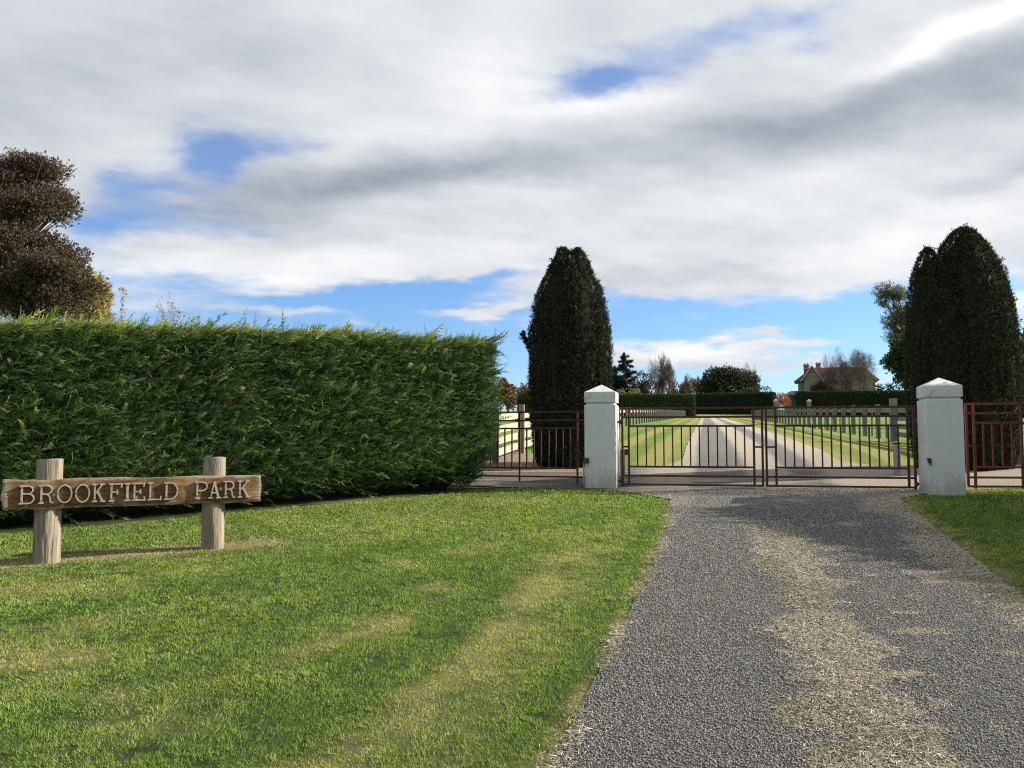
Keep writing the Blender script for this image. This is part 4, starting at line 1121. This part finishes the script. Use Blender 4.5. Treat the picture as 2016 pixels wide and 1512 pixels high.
# ------------------------------------------------------------------ house
def build_house():
    d = 192; k = d / F
    c = at(1646, 750, d); gz = float(H(c[0], d))
    root = thing('house', 'cream two-storey country house with a maroon gabled roof behind the dark hedge', 'house', (c[0], d, gz), R(-20))
    ze = at(1646, 747, d)[2] - gz; zr = at(1646, 720, d)[2] - gz
    def X(px): return float(at(px, 750, d)[0] - c[0]) * .945
    x0, x1 = X(1571), X(1721); D = 9.0
    MB().box(x0, x1, 0, D, -.5, ze).build('wall', M_wall, root)
    # main hipped roof, ridge along x
    e = .9; rl, rr = X(1599), X(1698)
    ro = MB(); a = [(x0 - e, -e, ze - .3), (x1 + e, -e, ze - .3), (x1 + e, D + e, ze - .3), (x0 - e, D + e, ze - .3), (rl, D / 2, zr), (rr, D / 2, zr)]
    ro.add(a, [[0, 1, 5, 4], [1, 2, 5], [2, 3, 4, 5], [3, 0, 4], [3, 2, 1, 0]]); ro.build('roof', M_roof, root)
    def gable(xc, half, zt, yf, lab):
        yb = D / 2; h = ze + .02
        MB().prism([(xc - half + .3, -.4), (xc + half - .3, -.4), (xc + half - .3, h), (xc, zt - .35), (xc - half + .3, h)], yf, .6).build('gable_wall', M_wall, root)
        g = MB(); t = .18; ov = .5
        for s in (-1, 1):
            p = [(xc, yf - ov, zt), (xc + s * (half + .35), yf - ov, h - .35), (xc + s * (half + .35), yb, h - .35), (xc, yb, zt)]
            g.add(p + [(x, y, z - t) for x, y, z in p], [[0, 1, 2, 3], [7, 6, 5, 4], [0, 4, 5, 1], [1, 5, 6, 2], [2, 6, 7, 3], [3, 7, 4, 0]])
        g.build('gable_roof', M_roof, root)
        for s in (-1, 1):
            MB().bar((xc + s * .05, yf - ov - .06, zt - .1), (xc + s * (half + .35), yf - ov - .06, h - .5), .06, .3).build('bargeboard', M_trim, root)
        MB().box(xc - half * .55, xc + half * .55, yf - .06, yf - .003, h + (zt - h) * .33, h + (zt - h) * .33 + .18).build('gable_band', M_trim, root)
    gable(X(1599), 2.15, zr + .02, -1.6, 'l'); gable(X(1640), 2.0, zr - .6, -1.2, 'm')
    gable(X(1697), 2.6, zr - .1, -1.0, 'r')
    def window(xc, y, z0, z1, w):
        f = MB().box(xc - w / 2 - .12, xc + w / 2 + .12, y - .08, y - .003, z0 - .12, z1 + .12).build('window', M_trim, root)
        MB().box(xc - w / 2, xc + w / 2, y - .11, y - .083, z0, z1).build('pane', M_pane, f)
        MB().box(xc - .04, xc + .04, y - .14, y - .113, z0, z1).build('mullion', M_trim, f)
        MB().box(xc - w / 2 - .2, xc + w / 2 + .2, y - .2, y - .083, z0 - .28, z0 - .123).build('sill', M_trim, f)
    for px, y in ((1581, -.003), (1586.5, -.003), (1599, -1.6), (1640, -1.2), (1667, -.003), (1672, -.003), (1694, -1.0), (1703, -1.0)):
        window(X(px), y, ze - 2.9, ze - .9, .95)
    for px, y in ((1583, -.003), (1599, -1.6), (1640, -1.2), (1668, -.003), (1694, -1.0), (1703, -1.0)):
        window(X(px), y, 1.2, 3.2, 1.0)
    b = MB()
    b.box(x0 - .05, x1 + .05, -.06, -.003, ze - 3.9, ze - 3.65); b.build('string_course', M_trim, root)
    MB().box(X(1697) - 2.33, X(1697) + 2.33, -1.06, -1.003, ze - 3.9, ze - 3.65).build('string_course', M_trim, root)
    for px, top, w, y in ((1588, 713, 1.2, 2.6), (1612, 709.5, 1.05, 5.2), (1664, 711, 1.15, 4.4)):
        zt = at(px, top, d)[2] - gz
        ch = MB().box(X(px) - w / 2, X(px) + w / 2, y, y + .9, ze, zt - .35).build('chimney', M_brick, root)
        MB().box(X(px) - w / 2 - .14, X(px) + w / 2 + .14, y - .14, y + 1.04, zt - .35, zt - .12).build('cap', M_trim, ch)
        MB().box(X(px) - w / 2 - .1, X(px) + w / 2 + .1, y - .1, y + 1.0, zt - 1.15, zt - 1.0).build('band', M_trim, ch)
        for s in (-1, 1):
            MB().lathe([(.16, 0), (.13, .35)], 8, (X(px) + s * w * .25, y + .45, zt - .12)).build('chimney_pot', M_brick, ch)
    an = MB(); xa = X(1598); an.bar((xa, 4.5, zr - .1), (xa, 4.5, zr + 1.5), .05, .05); an.bar((xa - .5, 4.5, zr + 1.4), (xa + .5, 4.5, zr + 1.2), .04, .04)
    an.bar((xa - .3, 4.3, zr + 1.34), (xa - .3, 4.7, zr + 1.34), .03, .03); an.bar((xa + .3, 4.3, zr + 1.24), (xa + .3, 4.7, zr + 1.24), .03, .03); an.build('aerial', M_dark, root)
    # low outbuilding to the left
    d2 = 197; c2 = at(1560, 780, d2); g2 = float(H(c2[0], d2))
    sh = thing('outbuilding', 'low grey-roofed outbuilding at the left end of the house', 'shed', (c2[0], d2, g2), R(-18))
    zt = at(1560, 768.5, d2)[2] - g2; zs = at(1560, 777, d2)[2] - g2
    xl, xr = float(at(1545, 780, d2)[0] - c2[0]), float(at(1571, 780, d2)[0] - c2[0])
    MB().box(xl, xr, 0, 5, -.4, zs).build('wall', M_wall, sh)
    r = MB(); r.add([(xl - .4, -.5, zs - .1), (xr, -.5, zs - .1), (xr, 5.5, zs - .1), (xl - .4, 5.5, zs - .1), (xl + 1.6, 2.5, zt), (xr, 2.5, zt)], [[0, 1, 5, 4], [1, 2, 5], [2, 3, 4, 5], [3, 0, 4], [3, 2, 1, 0]]); r.build('roof', M_slate, sh)
    f = MB().box(-.5, .5, -.07, -.003, zs - 1.6, zs - .5).build('window', M_trim, sh); MB().box(-.42, .42, -.1, -.073, zs - 1.52, zs - .58).build('pane', M_pane, f)


build_house()

# ------------------------------------------------------------------ gate pillars
ANG = R(-12.5)


def pillar(label, fc, h, latch_left):
    n = np.array([math.sin(-ANG), math.cos(-ANG)]) * 1.0
    back = np.array([.217, .976]); c = np.array(fc) + back * .25
    g = float(H(c[0], c[1]))
    root = thing('gate_pillar', label, 'pillar', (c[0], c[1], g), ANG)
    s = MB().box(-.25, .25, -.25, .25, -.25, h - .335).build('shaft', M_white, root, bevel=.012)
    MB().box(-.222, .222, -.222, .222, h - .335, h - .297).build('neck', M_white, root)
    cp = MB(); w = .25
    cp.add([(-w, -w, h - .297), (w, -w, h - .297), (w, w, h - .297), (-w, w, h - .297), (-w, -w, h - .13), (w, -w, h - .13), (w, w, h - .13), (-w, w, h - .13), (0, 0, h)],
           [[3, 2, 1, 0], [0, 1, 5, 4], [1, 2, 6, 5], [2, 3, 7, 6], [3, 0, 4, 7], [4, 5, 8], [5, 6, 8], [6, 7, 8], [7, 4, 8]])
    cp.build('cap', M_cap, root, bevel=.007)
    if latch_left:
        b = MB().box(-.262, -.175, -.31, -.252, .385, .475).build('junction_box', M_dark, root, bevel=.006)
        MB().bar((-.262, -.262, .03), (-.262, -.262, .385), .018, .018).build('conduit', M_galv, root)
    else:
        b = MB(); b.box(-.262, -.205, -.275, -.252, .50, .52); b.box(-.222, -.205, -.29, -.252, .42, .50); b.box(-.25, -.235, -.275, -.252, .45, .50); b.build('latch', M_dark, root)
    return root


PLF = (1.395, 13.15); PRF = (6.24, 11.95)
pillar('white rendered gate pillar at the left of the driveway with a grey box low on its left corner', PLF, 1.65, True)
pillar('white rendered gate pillar at the right of the driveway with a small dark latch', PRF, 1.70, False)

# ------------------------------------------------------------------ gates: rail heights shared by both leaves
GL = np.array([1.765, 13.40]); GR = np.array([6.085, 12.52]); RAILS = [(EYE + z) for z in (.463, .322, .180, -.468, -.612, -.752)]


def gate(name, label, cat, a, b, rails, stiles, bars, bar_span, cross=None, mat=None, w=.034, hinge=None, w_bar=.022, long_rails=(0, 1, 3, 4), inner=(2,), bar_mat=None):
    """a, b ground points; stiles / bars at distances along; the part numbers in inner run only between bar_span"""
    mat = mat or M_steel
    a, b = np.array(a, float), np.array(b, float); L = float(np.linalg.norm(b - a)); ang = math.atan2(b[1] - a[1], b[0] - a[0])
    root = thing(name, label, cat, (a[0], a[1], rails[-1] - .03), ang)
    z0 = rails[-1] - .03; R_ = [z - z0 for z in rails]
    for k, (s, zt, zb) in enumerate(stiles):
        MB().box(s - w / 2, s + w / 2, -w / 2 - .001, w / 2 + .001, zb - z0, zt - z0).build('stile', mat, root, bevel=.003)
    ss = sorted(s for s, _, _ in stiles)
    for k, z in enumerate(R_):
        p, q = (ss[0], ss[-1]) if k not in inner else bar_span
        MB().box(p + .0, q - .0, -w / 2 + .003, w / 2 - .003, z - w * .46, z + w * .46).build('rail', mat, root, bevel=.003)
    for s in bars:
        MB().box(s - w_bar / 2, s + w_bar / 2, -w_bar / 2, w_bar / 2, R_[3], R_[2]).build('bar', bar_mat or mat, root)
    for (p, q, z) in (cross or []):
        MB().box(p, q, -w / 2 + .005, w / 2 - .005, z - z0 - w * .4, z - z0 + w * .4).build('cross_piece', mat, root)
    for (p, z, sgn) in (hinge or []):
        h = MB(); h.box(min(p, p + sgn * .09), max(p, p + sgn * .09), -.02, .02, z - z0 - .018, z - z0 + .018); h.lathe([(.022, 0), (.022, .07)], 10, (p, 0, z - z0 - .035)); h.build('hinge', M_dark, root)
    return root


def s_on(px, a, b):       # distance along line a-b where the ray of that column crosses it
    t = (px - 1008) / F / math.cos(PITCH); a, b = np.array(a), np.array(b); dv = (b - a) / np.linalg.norm(b - a)
    return float((t * a[1] - a[0]) / (dv[0] - t * dv[1]))


top, bot = RAILS[0] + .016, RAILS[5] - .016
mid = GL + (GR - GL) * .499; mid = GL + (GR - GL) / np.linalg.norm(GR - GL) * s_on(1502.5, GL, GR)
gd = (GR - GL) / np.linalg.norm(GR - GL)
mL, mR = mid - gd * .012, mid + gd * .012
S = lambda px: s_on(px, GL, mL)
LL = float(np.linalg.norm(mL - GL))
gate('gate_leaf', 'left leaf of the dark red steel driveway gate, hung on the left white pillar', 'gate', GL, mL, RAILS,
     [(.017, top, bot - .05), (S(1237), top, bot), (S(1482), top, bot), (LL - .017, top, bot)],
     [s for s in np.linspace(S(1237), S(1482), 15)[1:-1]], (S(1237), S(1482)), [(.02, S(1237), EYE - .15), (S(1482), LL - .02, EYE - .15)], hinge=[(.0, EYE + .245, -1), (0, EYE - .70, -1)], inner=(2, 3))
S2 = lambda px: s_on(px, mR, GR)
LR = float(np.linalg.norm(GR - mR))
gate('gate_leaf', 'right leaf of the dark red steel driveway gate, hung on the right white pillar', 'gate', mR, GR, RAILS,
     [(.017, top, bot), (S2(1525), top, bot), (S2(1784), top, bot), (LR - .017, top, bot - .05)],
     [s for s in np.linspace(S2(1525), S2(1784), 15)[1:-1]], (S2(1525), S2(1784)), [(.02, S2(1525), EYE - .15), (S2(1784), LR - .02, EYE - .15)], hinge=[(LR, EYE + .245, 1), (LR, EYE - .70, 1)], inner=(2, 3))
# fixed side panels
WA, WB = np.array([-.85, 14.35]), np.array([1.52, 13.62])
wr = [EYE + z for z in (.425, .282, .150, -.512, -.655, -.785)]
SW = lambda px: s_on(px, WA, WB); LW = float(np.linalg.norm(WB - WA))
gate('side_panel', 'dark red steel fence panel between the cypress hedge and the left white pillar', 'fence', WA, WB, wr,
     [(.017, wr[0], wr[5] - .03), (SW(1023), wr[0], wr[5] - .05), (SW(1136), wr[0], wr[5] - .05), (LW - .01, wr[0], wr[5])],
     [SW(p) for p in (938, 952, 966, 980, 994, 1008, 1037, 1051, 1065, 1080, 1094, 1108, 1122)], (.017, SW(1136)), inner=(2, 3), w=.03)
VA, VB = np.array([6.72, 12.30]), np.array([9.0, 12.05])
vr = [EYE + z for z in (.494, .352, .212, -.440, -.590, -.722)]
SV = lambda px: s_on(px, VA, VB); LV = float(np.linalg.norm(VB - VA))
gate('side_panel', 'red steel fence panel, sunlit brightness put into its colour, right of the right white pillar', 'fence', VA, VB, vr,
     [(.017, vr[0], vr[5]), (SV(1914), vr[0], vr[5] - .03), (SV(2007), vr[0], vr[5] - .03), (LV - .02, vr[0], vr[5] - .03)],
     [SV(p) for p in (1932, 1950, 1969, 1988, 2025, 2044, 2063, 2082, 2101, 2120)], (SV(1914), LV - .02), [(.02, SV(1914), EYE - .125)], mat=M_steel_sunlit, inner=(2, 3), w=.034)

# gate opener posts behind the pillars
def small_post(label, xy, h, w, box):
    r = thing('gate_opener_post', label, 'post', (xy[0], xy[1], float(H(*xy))))
    MB().box(-w / 2, w / 2, -w / 2, w / 2, -.15, h).build('post', M_galv, r, bevel=.006)
    if box: MB().box(.038, .11, -.05, .03, h - .10, h).build('sensor_box', M_dark, r, bevel=.006)
    else: MB().box(-w / 2 - .01, w / 2 + .01, -w / 2 - .01, w / 2 + .01, h + .001, h + .02).build('cap', M_dark, r)


q = at(1226, 935, 14.6); small_post('slim grey steel post with a dark box behind the left white pillar', (q[0], 14.6), .50, .075, True)
q = at(1767, 940, 14.4); small_post('short grey steel post behind the right gate leaf', (q[0], 14.4), .55, .09, False)

# ------------------------------------------------------------------ paddock fences
def fence(label, pts, post_h, w, rails, battens, side, start_big=True, n_near=4, rail_mat=None, nm='paddock_fence', cap=None, big_at=()):
    """pts: post positions in order; rails lists heights; side puts rails on that side of the posts"""
    p0 = pts[0]; root = thing(nm, label, 'fence', (p0[0], p0[1], float(H(*p0))))
    o = np.array([p0[0], p0[1], float(H(*p0))]); cache = {}
    for k, p in enumerate(pts):
        q = pts[min(k + 1, len(pts) - 1)]; pr = pts[max(k - 1, 0)]; ang = math.atan2(q[1] - pr[1], q[0] - pr[0])
        big = k in big_at; z = float(H(*p)) - o[2]
        key = ('b' if big else 'p')
        if key not in cache:
            ww, hh = (w * 1.35, post_h + .17) if big else (w, post_h)
            ob = MB().box(-ww / 2, ww / 2, -ww / 2, ww / 2, -.2, hh).build('post', M_fpost, root, bevel=.012); cache[key] = ob
        else:
            ob = cache[key].copy(); link(ob, root)
        ob.location = (p[0] - o[0], p[1] - o[1], z + random.uniform(-.02, .02)); ob.rotation_euler = (0, 0, ang)
    rl = None; bt = None; nb = 0; rest = MB()
    for k in range(len(pts) - 1):
        a, b = np.array(pts[k], float), np.array(pts[k + 1], float); t = (b - a) / np.linalg.norm(b - a); nrm = np.array([t[1], -t[0]]) * side * (w / 2 + .024)
        hs = rails if k < n_near else rails[:1]
        for h in hs:
            A = (a[0] + nrm[0] - o[0], a[1] + nrm[1] - o[1], float(H(*a)) + h - o[2]); B = (b[0] + nrm[0] - o[0], b[1] + nrm[1] - o[1], float(H(*b)) + h - o[2])
            MB().bar(A, B, .045, .15).build('rail', rail_mat or M_rail, root)
        if k >= n_near and battens:
            for f in (1 / 3, 2 / 3):
                m = a + (b - a) * f + nrm; z = float(H(*m)) - o[2]
                if nb >= 98:
                    rest.box(m[0] - o[0] - .03, m[0] - o[0] + .03, m[1] - o[1] - .025, m[1] - o[1] + .025, z + .02, z + .74); nb += 1; continue
                if bt is None: bt = MB().box(-.022, .022, -.02, .02, .02, .72).build('batten', M_fpost, root); ob = bt
                else: ob = bt.copy(); link(ob, root)
                ob.location = (m[0] - o[0], m[1] - o[1], z); nb += 1
    if rest.v: rest.build('batten_row', M_fpost, root)['kind'] = 'stuff'
    return root


left = [(-.8, 14.8), (-.34, 17.0), (.23, 19.6)] + [(float(.23 + .2125 * (min(y, 49) - 19.6) + .2416 * max(y - 49, 0)), float(y)) for y in np.arange(21.85, 165, 2.3)]
left = left[:66]
fence('pale post and rail fence along the left side of the driveway', left, 1.16, .13, (.92, .68, .44, .2), False, -1, n_near=4)
rr_ = [(11.46 + .235 * (y - 24.9), float(y)) for y in np.arange(24.9, 103, 2.28)]
fence('grey post and rail fence along the right side of the driveway', [(9.96, 16.4), (10.7, 20.6)] + rr_, 1.10, .14, (.92, .68, .44, .2), True, 1, n_near=2, rail_mat=M_fpost, big_at=(2,))
fence('short run of grey rails leading right behind the right yew', [(10.25, 16.35), (12.6, 16.3), (15.0, 16.2)], 1.16, .16, (.92, .68, .44, .2), False, 1, n_near=9, rail_mat=M_fpost)
c1 = rr_[-1]
fence('distant grey paddock fence turning right from the end of the driveway fence', [(c1[0] + 2.6 * k + .4, c1[1] + 1.2 + .25 * k) for k in range(12)], 1.12, .16, (.92,), False, 1, n_near=0, rail_mat=M_fpost)
for px, row, dd, lab in ((1527, 785, 160, 'small pale stone entrance pillar in front of the orange maple'), (1592.5, 785.5, 158, 'small pale stone entrance pillar in front of the house hedge')):
    q = at(px, row, dd); g = float(H(q[0], dd)); h = q[2] - g
    r = thing('entrance_pillar', lab, 'pillar', (q[0], dd, g))
    MB().box(-.3, .3, -.3, .3, -.3, h - .62).build('shaft', M_fpost, r)
    cp = MB(); w = .35; cp.add([(-w, -w, h - .62), (w, -w, h - .62), (w, w, h - .62), (-w, w, h - .62), (-w, -w, h - .3), (w, -w, h - .3), (w, w, h - .3), (-w, w, h - .3), (0, 0, h)],
           [[3, 2, 1, 0], [0, 1, 5, 4], [1, 2, 6, 5], [2, 3, 7, 6], [3, 0, 4, 7], [4, 5, 8], [5, 6, 8], [6, 7, 8], [7, 4, 8]]); cp.build('cap', M_rail, r)

# ------------------------------------------------------------------ name sign
def build_sign():
    A, B = np.array([-4.62, 7.55]), np.array([-2.58, 8.57]); L = float(np.linalg.norm(B - A)); ang = math.atan2(B[1] - A[1], B[0] - A[0])
    m = (A + B) / 2; g = float(H(m[0], m[1])); zc = EYE - .5225
    root = thing('name_sign', 'weathered brown timber name board on two round posts reading BROOKFIELD PARK', 'sign', (m[0], m[1], g), ang)
    Z = zc - g
    # board: subdivided slab with worn, uneven edges
    nx, nz, T = 96, 12, .085; hh = .135
    V, Fc = [], []
    xs = np.linspace(-L / 2, L / 2, nx + 1); zs = np.linspace(-1, 1, nz + 1)
    topw = hh + (fbm(xs * 5, xs * 0 + 3) - .5) * .022; botw = hh + (fbm(xs * 6 + 9, xs * 0 + 7) - .5) * .028
    for side_ in (0, 1):
        for j, q in enumerate(zs):
            for i, x in enumerate(xs):
                z = q * (topw[i] if q > 0 else botw[i])
                y = (-.0 if side_ == 0 else T)
                e = max(0, abs(q) - .85) / .15 + max(0, (abs(x) - L / 2 + .03) / .03) * .8
                y += (1 if side_ == 0 else -1) * (e ** 2 * .008) + (random.random() - .5) * .0016
                xx = x + (math.sin(q * 5 + x) * .004 + (fbm(np.array([q * 3 + x]), np.array([2.0]))[0] - .5) * .014 if i in (0, nx) else 0)
                V.append((xx, y, z))
    n1 = nx + 1; off = n1 * (nz + 1)
    for j in range(nz):
        for i in range(nx):
            a = j * n1 + i; Fc.append([a, a + 1, a + n1 + 1, a + n1]); Fc.append([a + off + n1, a + off + n1 + 1, a + off + 1, a + off])
    for i in range(nx):
        Fc.append([i + off, i + 1 + off, i + 1, i]); t = nz * n1 + i; Fc.append([t, t + 1, t + 1 + off, t + off])
    for j in range(nz):
        a = j * n1; Fc.append([a, a + n1, a + n1 + off, a + off]); b = a + nx; Fc.append([b + off, b + n1 + off, b + n1, b])
    bd = mesh_obj('board', np.array(V), Fc, M_board, root); bd.location = (0, 0, Z)
    dirv = (B - A) / L

    def X(zx):          # column in the enlarged sign view -> distance along the board from its middle
        px = zx / 3.6
        return s_on(px, A, B) - L / 2
    # posts
    for px, r, ztop in ((104, .113, EYE - .205), (426, .108, EYE - .205)):
        x = s_on(px, A + np.array([-dirv[1], dirv[0]]) * (.13), B + np.array([-dirv[1], dirv[0]]) * (.13)) - L / 2
        n = 40; V, Fc = [], []
        hgts = np.linspace(0, 1, 20); w = A + dirv * (x + L / 2) ; gz = float(H(w[0], w[1])) - g
        z0, z1 = gz - .3, ztop - g
        for k, u in enumerate(hgts):
            for i in range(n):
                th = 2 * math.pi * i / n
                rr = r * (1.04 - .05 * u) * (1 + .018 * math.sin(3 * th + px) + .03 * (_perm[i * 3 % 256, (int(px) + k // 9) % 256] - .5))
                V.append((x + rr * math.cos(th), (.085 + .04) + rr * math.sin(th) * .98, z0 + (z1 - z0) * u + (.006 * math.sin(2 * th) if u == 1 else 0)))
        for k in range(len(hgts) - 1):
            for i in range(n): Fc.append([k * n + i, k * n + (i + 1) % n, (k + 1) * n + (i + 1) % n, (k + 1) * n + i])
        Fc.append([(len(hgts) - 1) * n + i for i in range(n)])
        # flat housing where the board is let into the post
        o = mesh_obj('post', np.array(V), Fc, M_post, root)
    for zx, dz in ((412, -.012), (1583, .004)):
        b = MB(); b.lathe([(.017, 0), (.016, .006), (.010, .012), (.002, .014)], 14); o = b.build('bolt', M_rail, root, smooth=True)
        o.rotation_euler = (R(90), 0, 0); o.location = (X(zx), -.002, Z + dz)

    # letters: strokes in a unit-high box, joined into one raised letter each
    def arc(cx, cz, rx, rz, a0, a1, n=18): return [(cx + rx * math.cos(R(a0 + (a1 - a0) * i / n)), cz + rz * math.sin(R(a0 + (a1 - a0) * i / n))) for i in range(n + 1)]
    t = .072; h_ = t / 2
    def serif(x, z, w=.15): return ([(x - w, z), (x + w, z)], .075)
    def L_(ch, w):
        sx = .13; top, bo = 1 - .04, .04
        stem = ([(sx, .0), (sx, 1.0)], .095)
        fs = [serif(sx, bo, .13), serif(sx, top, .13)]
        if ch == 'B': return [stem] + fs + [([(sx, top), (w * .55, top)] + arc(w * .55, .755, w * .33, .205, 90, -90) + [(sx, .55)], t), ([(w * .5, .55)] + arc(w * .55, .295, w * .40, .255, 90, -90) + [(sx, .04)], t)]
        if ch == 'P': return [stem] + fs + [([(sx, top), (w * .55, top)] + arc(w * .55, .715, w * .40, .245, 90, -90) + [(sx, .47)], t)]
        if ch == 'R': return [stem] + fs + [([(sx, top), (w * .52, top)] + arc(w * .52, .735, w * .33, .225, 90, -90) + [(sx, .51)], t), ([(w * .52, .51), (w * .70, .40), (w * .76, .12), (w * .86, .04), (w, .06)], t)]
        if ch == 'O': return [(arc(w / 2, .5, w / 2 - h_, .5 - h_, 0, 360, 36), t)]
        if ch == 'D': return [stem] + fs + [([(sx, top), (w * .42, top)] + arc(w * .42, .5, w * .54, .46, 90, -90, 22) + [(sx, .04)], t)]
        if ch == 'K': return [stem] + fs + [([(sx, .42), (w - .13, .95)], t), ([(w * .42, .58), (w - .10, .05)], .11), serif(w - .12, top, .11), serif(w - .09, bo, .13)]
        if ch == 'I': return [([(w / 2, 0), (w / 2, 1)], .125), serif(w / 2, bo, .16), serif(w / 2, top, .16)]
        if ch == 'L': return [stem] + fs + [([(sx, .045), (w - .02, .045)], t), ([(w - .045, .0), (w - .045, .24)], .07)]
        if ch == 'F': return [stem] + fs + [([(sx, top), (w - .02, top)], t), ([(w - .045, 1.0), (w - .10, .76)], .08), ([(sx, .52), (w * .62, .52)], t), ([(w * .60, .66), (w * .60, .38)], .08)]
        if ch == 'E': return [stem] + fs + [([(sx, top), (w - .05, top)], t), ([(w - .075, 1.0), (w - .13, .77)], .08), ([(sx, .52), (w * .62, .52)], t), ([(w * .60, .66), (w * .60, .38)], .08), ([(sx, .045), (w - .02, .045)], t), ([(w - .10, .24), (w - .04, .0)], .08)]
        if ch == 'A': return [([(.13, .04), (w / 2 - .02, .98)], .07), ([(w - .14, .04), (w / 2 - .03, .98)], .12), ([(w * .28, .33), (w * .72, .33)], .07), serif(.13, bo, .12), serif(w - .13, bo, .14)]
    def ribbon(mb, pts, w, hgt, dep, x0, z0, sc, k):
        pts = [np.array(p, float) for p in pts]; closed = np.linalg.norm(pts[0] - pts[-1]) < 1e-6
        if closed: pts = pts[:-1]
        n = len(pts); Ls, Rs = [], []
        for i in range(n):
            a = pts[i - 1] if (i > 0 or closed) else pts[i]; b = pts[(i + 1) % n] if (i < n - 1 or closed) else pts[i]
            dd = b - a; dd /= np.linalg.norm(dd) + 1e-9; nn = np.array([-dd[1], dd[0]])
            Ls.append(pts[i] + nn * w / 2); Rs.append(pts[i] - nn * w / 2)
        yf, yb = -dep - .0003 * k, -.0005
        def P(p, y): return (x0 + p[0] * sc, y, z0 + p[1] * hgt)
        vs = [P(p, yf) for p in Ls] + [P(p, yf) for p in Rs] + [P(p, yb) for p in Ls] + [P(p, yb) for p in Rs]
        fs = []; m_ = n if closed else n - 1
        for i in range(m_):
            j = (i + 1) % n
            fs += [[i, j, n + j, n + i], [2 * n + i, 3 * n + i, 3 * n + j, 2 * n + j], [i, 2 * n + i, 2 * n + j, j], [n + i, n + j, 3 * n + j, 3 * n + i]]
        if not closed: fs += [[0, n, 3 * n, 2 * n], [n - 1, 3 * n - 1, 4 * n - 1, 2 * n - 1][::-1] if False else [n - 1, 3 * n - 1, 4 * n - 1, 2 * n - 1]]
        mb.add(vs, fs)
    spec = [('B', 165, 276), ('R', 303, 412), ('O', 430, 540), ('O', 558, 664), ('K', 678, 766), ('F', 795, 896), ('I', 906, 945), ('E', 957, 1056), ('L', 1068, 1166), ('D', 1182, 1280), ('P', 1398, 1487), ('A', 1493, 1582), ('R', 1598, 1682), ('K', 1698, 1782)]
    hgt = .172
    for ch, a, b in spec:
        xa, xb = X(a), X(b); w = (xb - xa) / hgt
        mb = MB()
        for k, (pts, sw) in enumerate(L_(ch, w)): ribbon(mb, pts, sw, hgt, .026, xa, Z - hgt / 2 - .002, hgt, k)
        o = mb.build('letter', M_letter, root)
        sm = MB()
        for fz in (.15, .85):
            fx = .13 if ch not in 'OAI' else (w / 2 if ch in 'I' else (.06 if ch == 'O' else .2))
            if ch in 'OA' and fz > .5: continue
            if ch == 'O': fz = .5
            s = MB(); s.lathe([(.006, 0), (.005, .002)], 8); so_ = s.build('screw', M_dark, o); so_.rotation_euler = (R(90), 0, 0); so_.location = (xa + fx * hgt, -.0285, Z - hgt / 2 + fz * hgt)
    return root


build_sign()
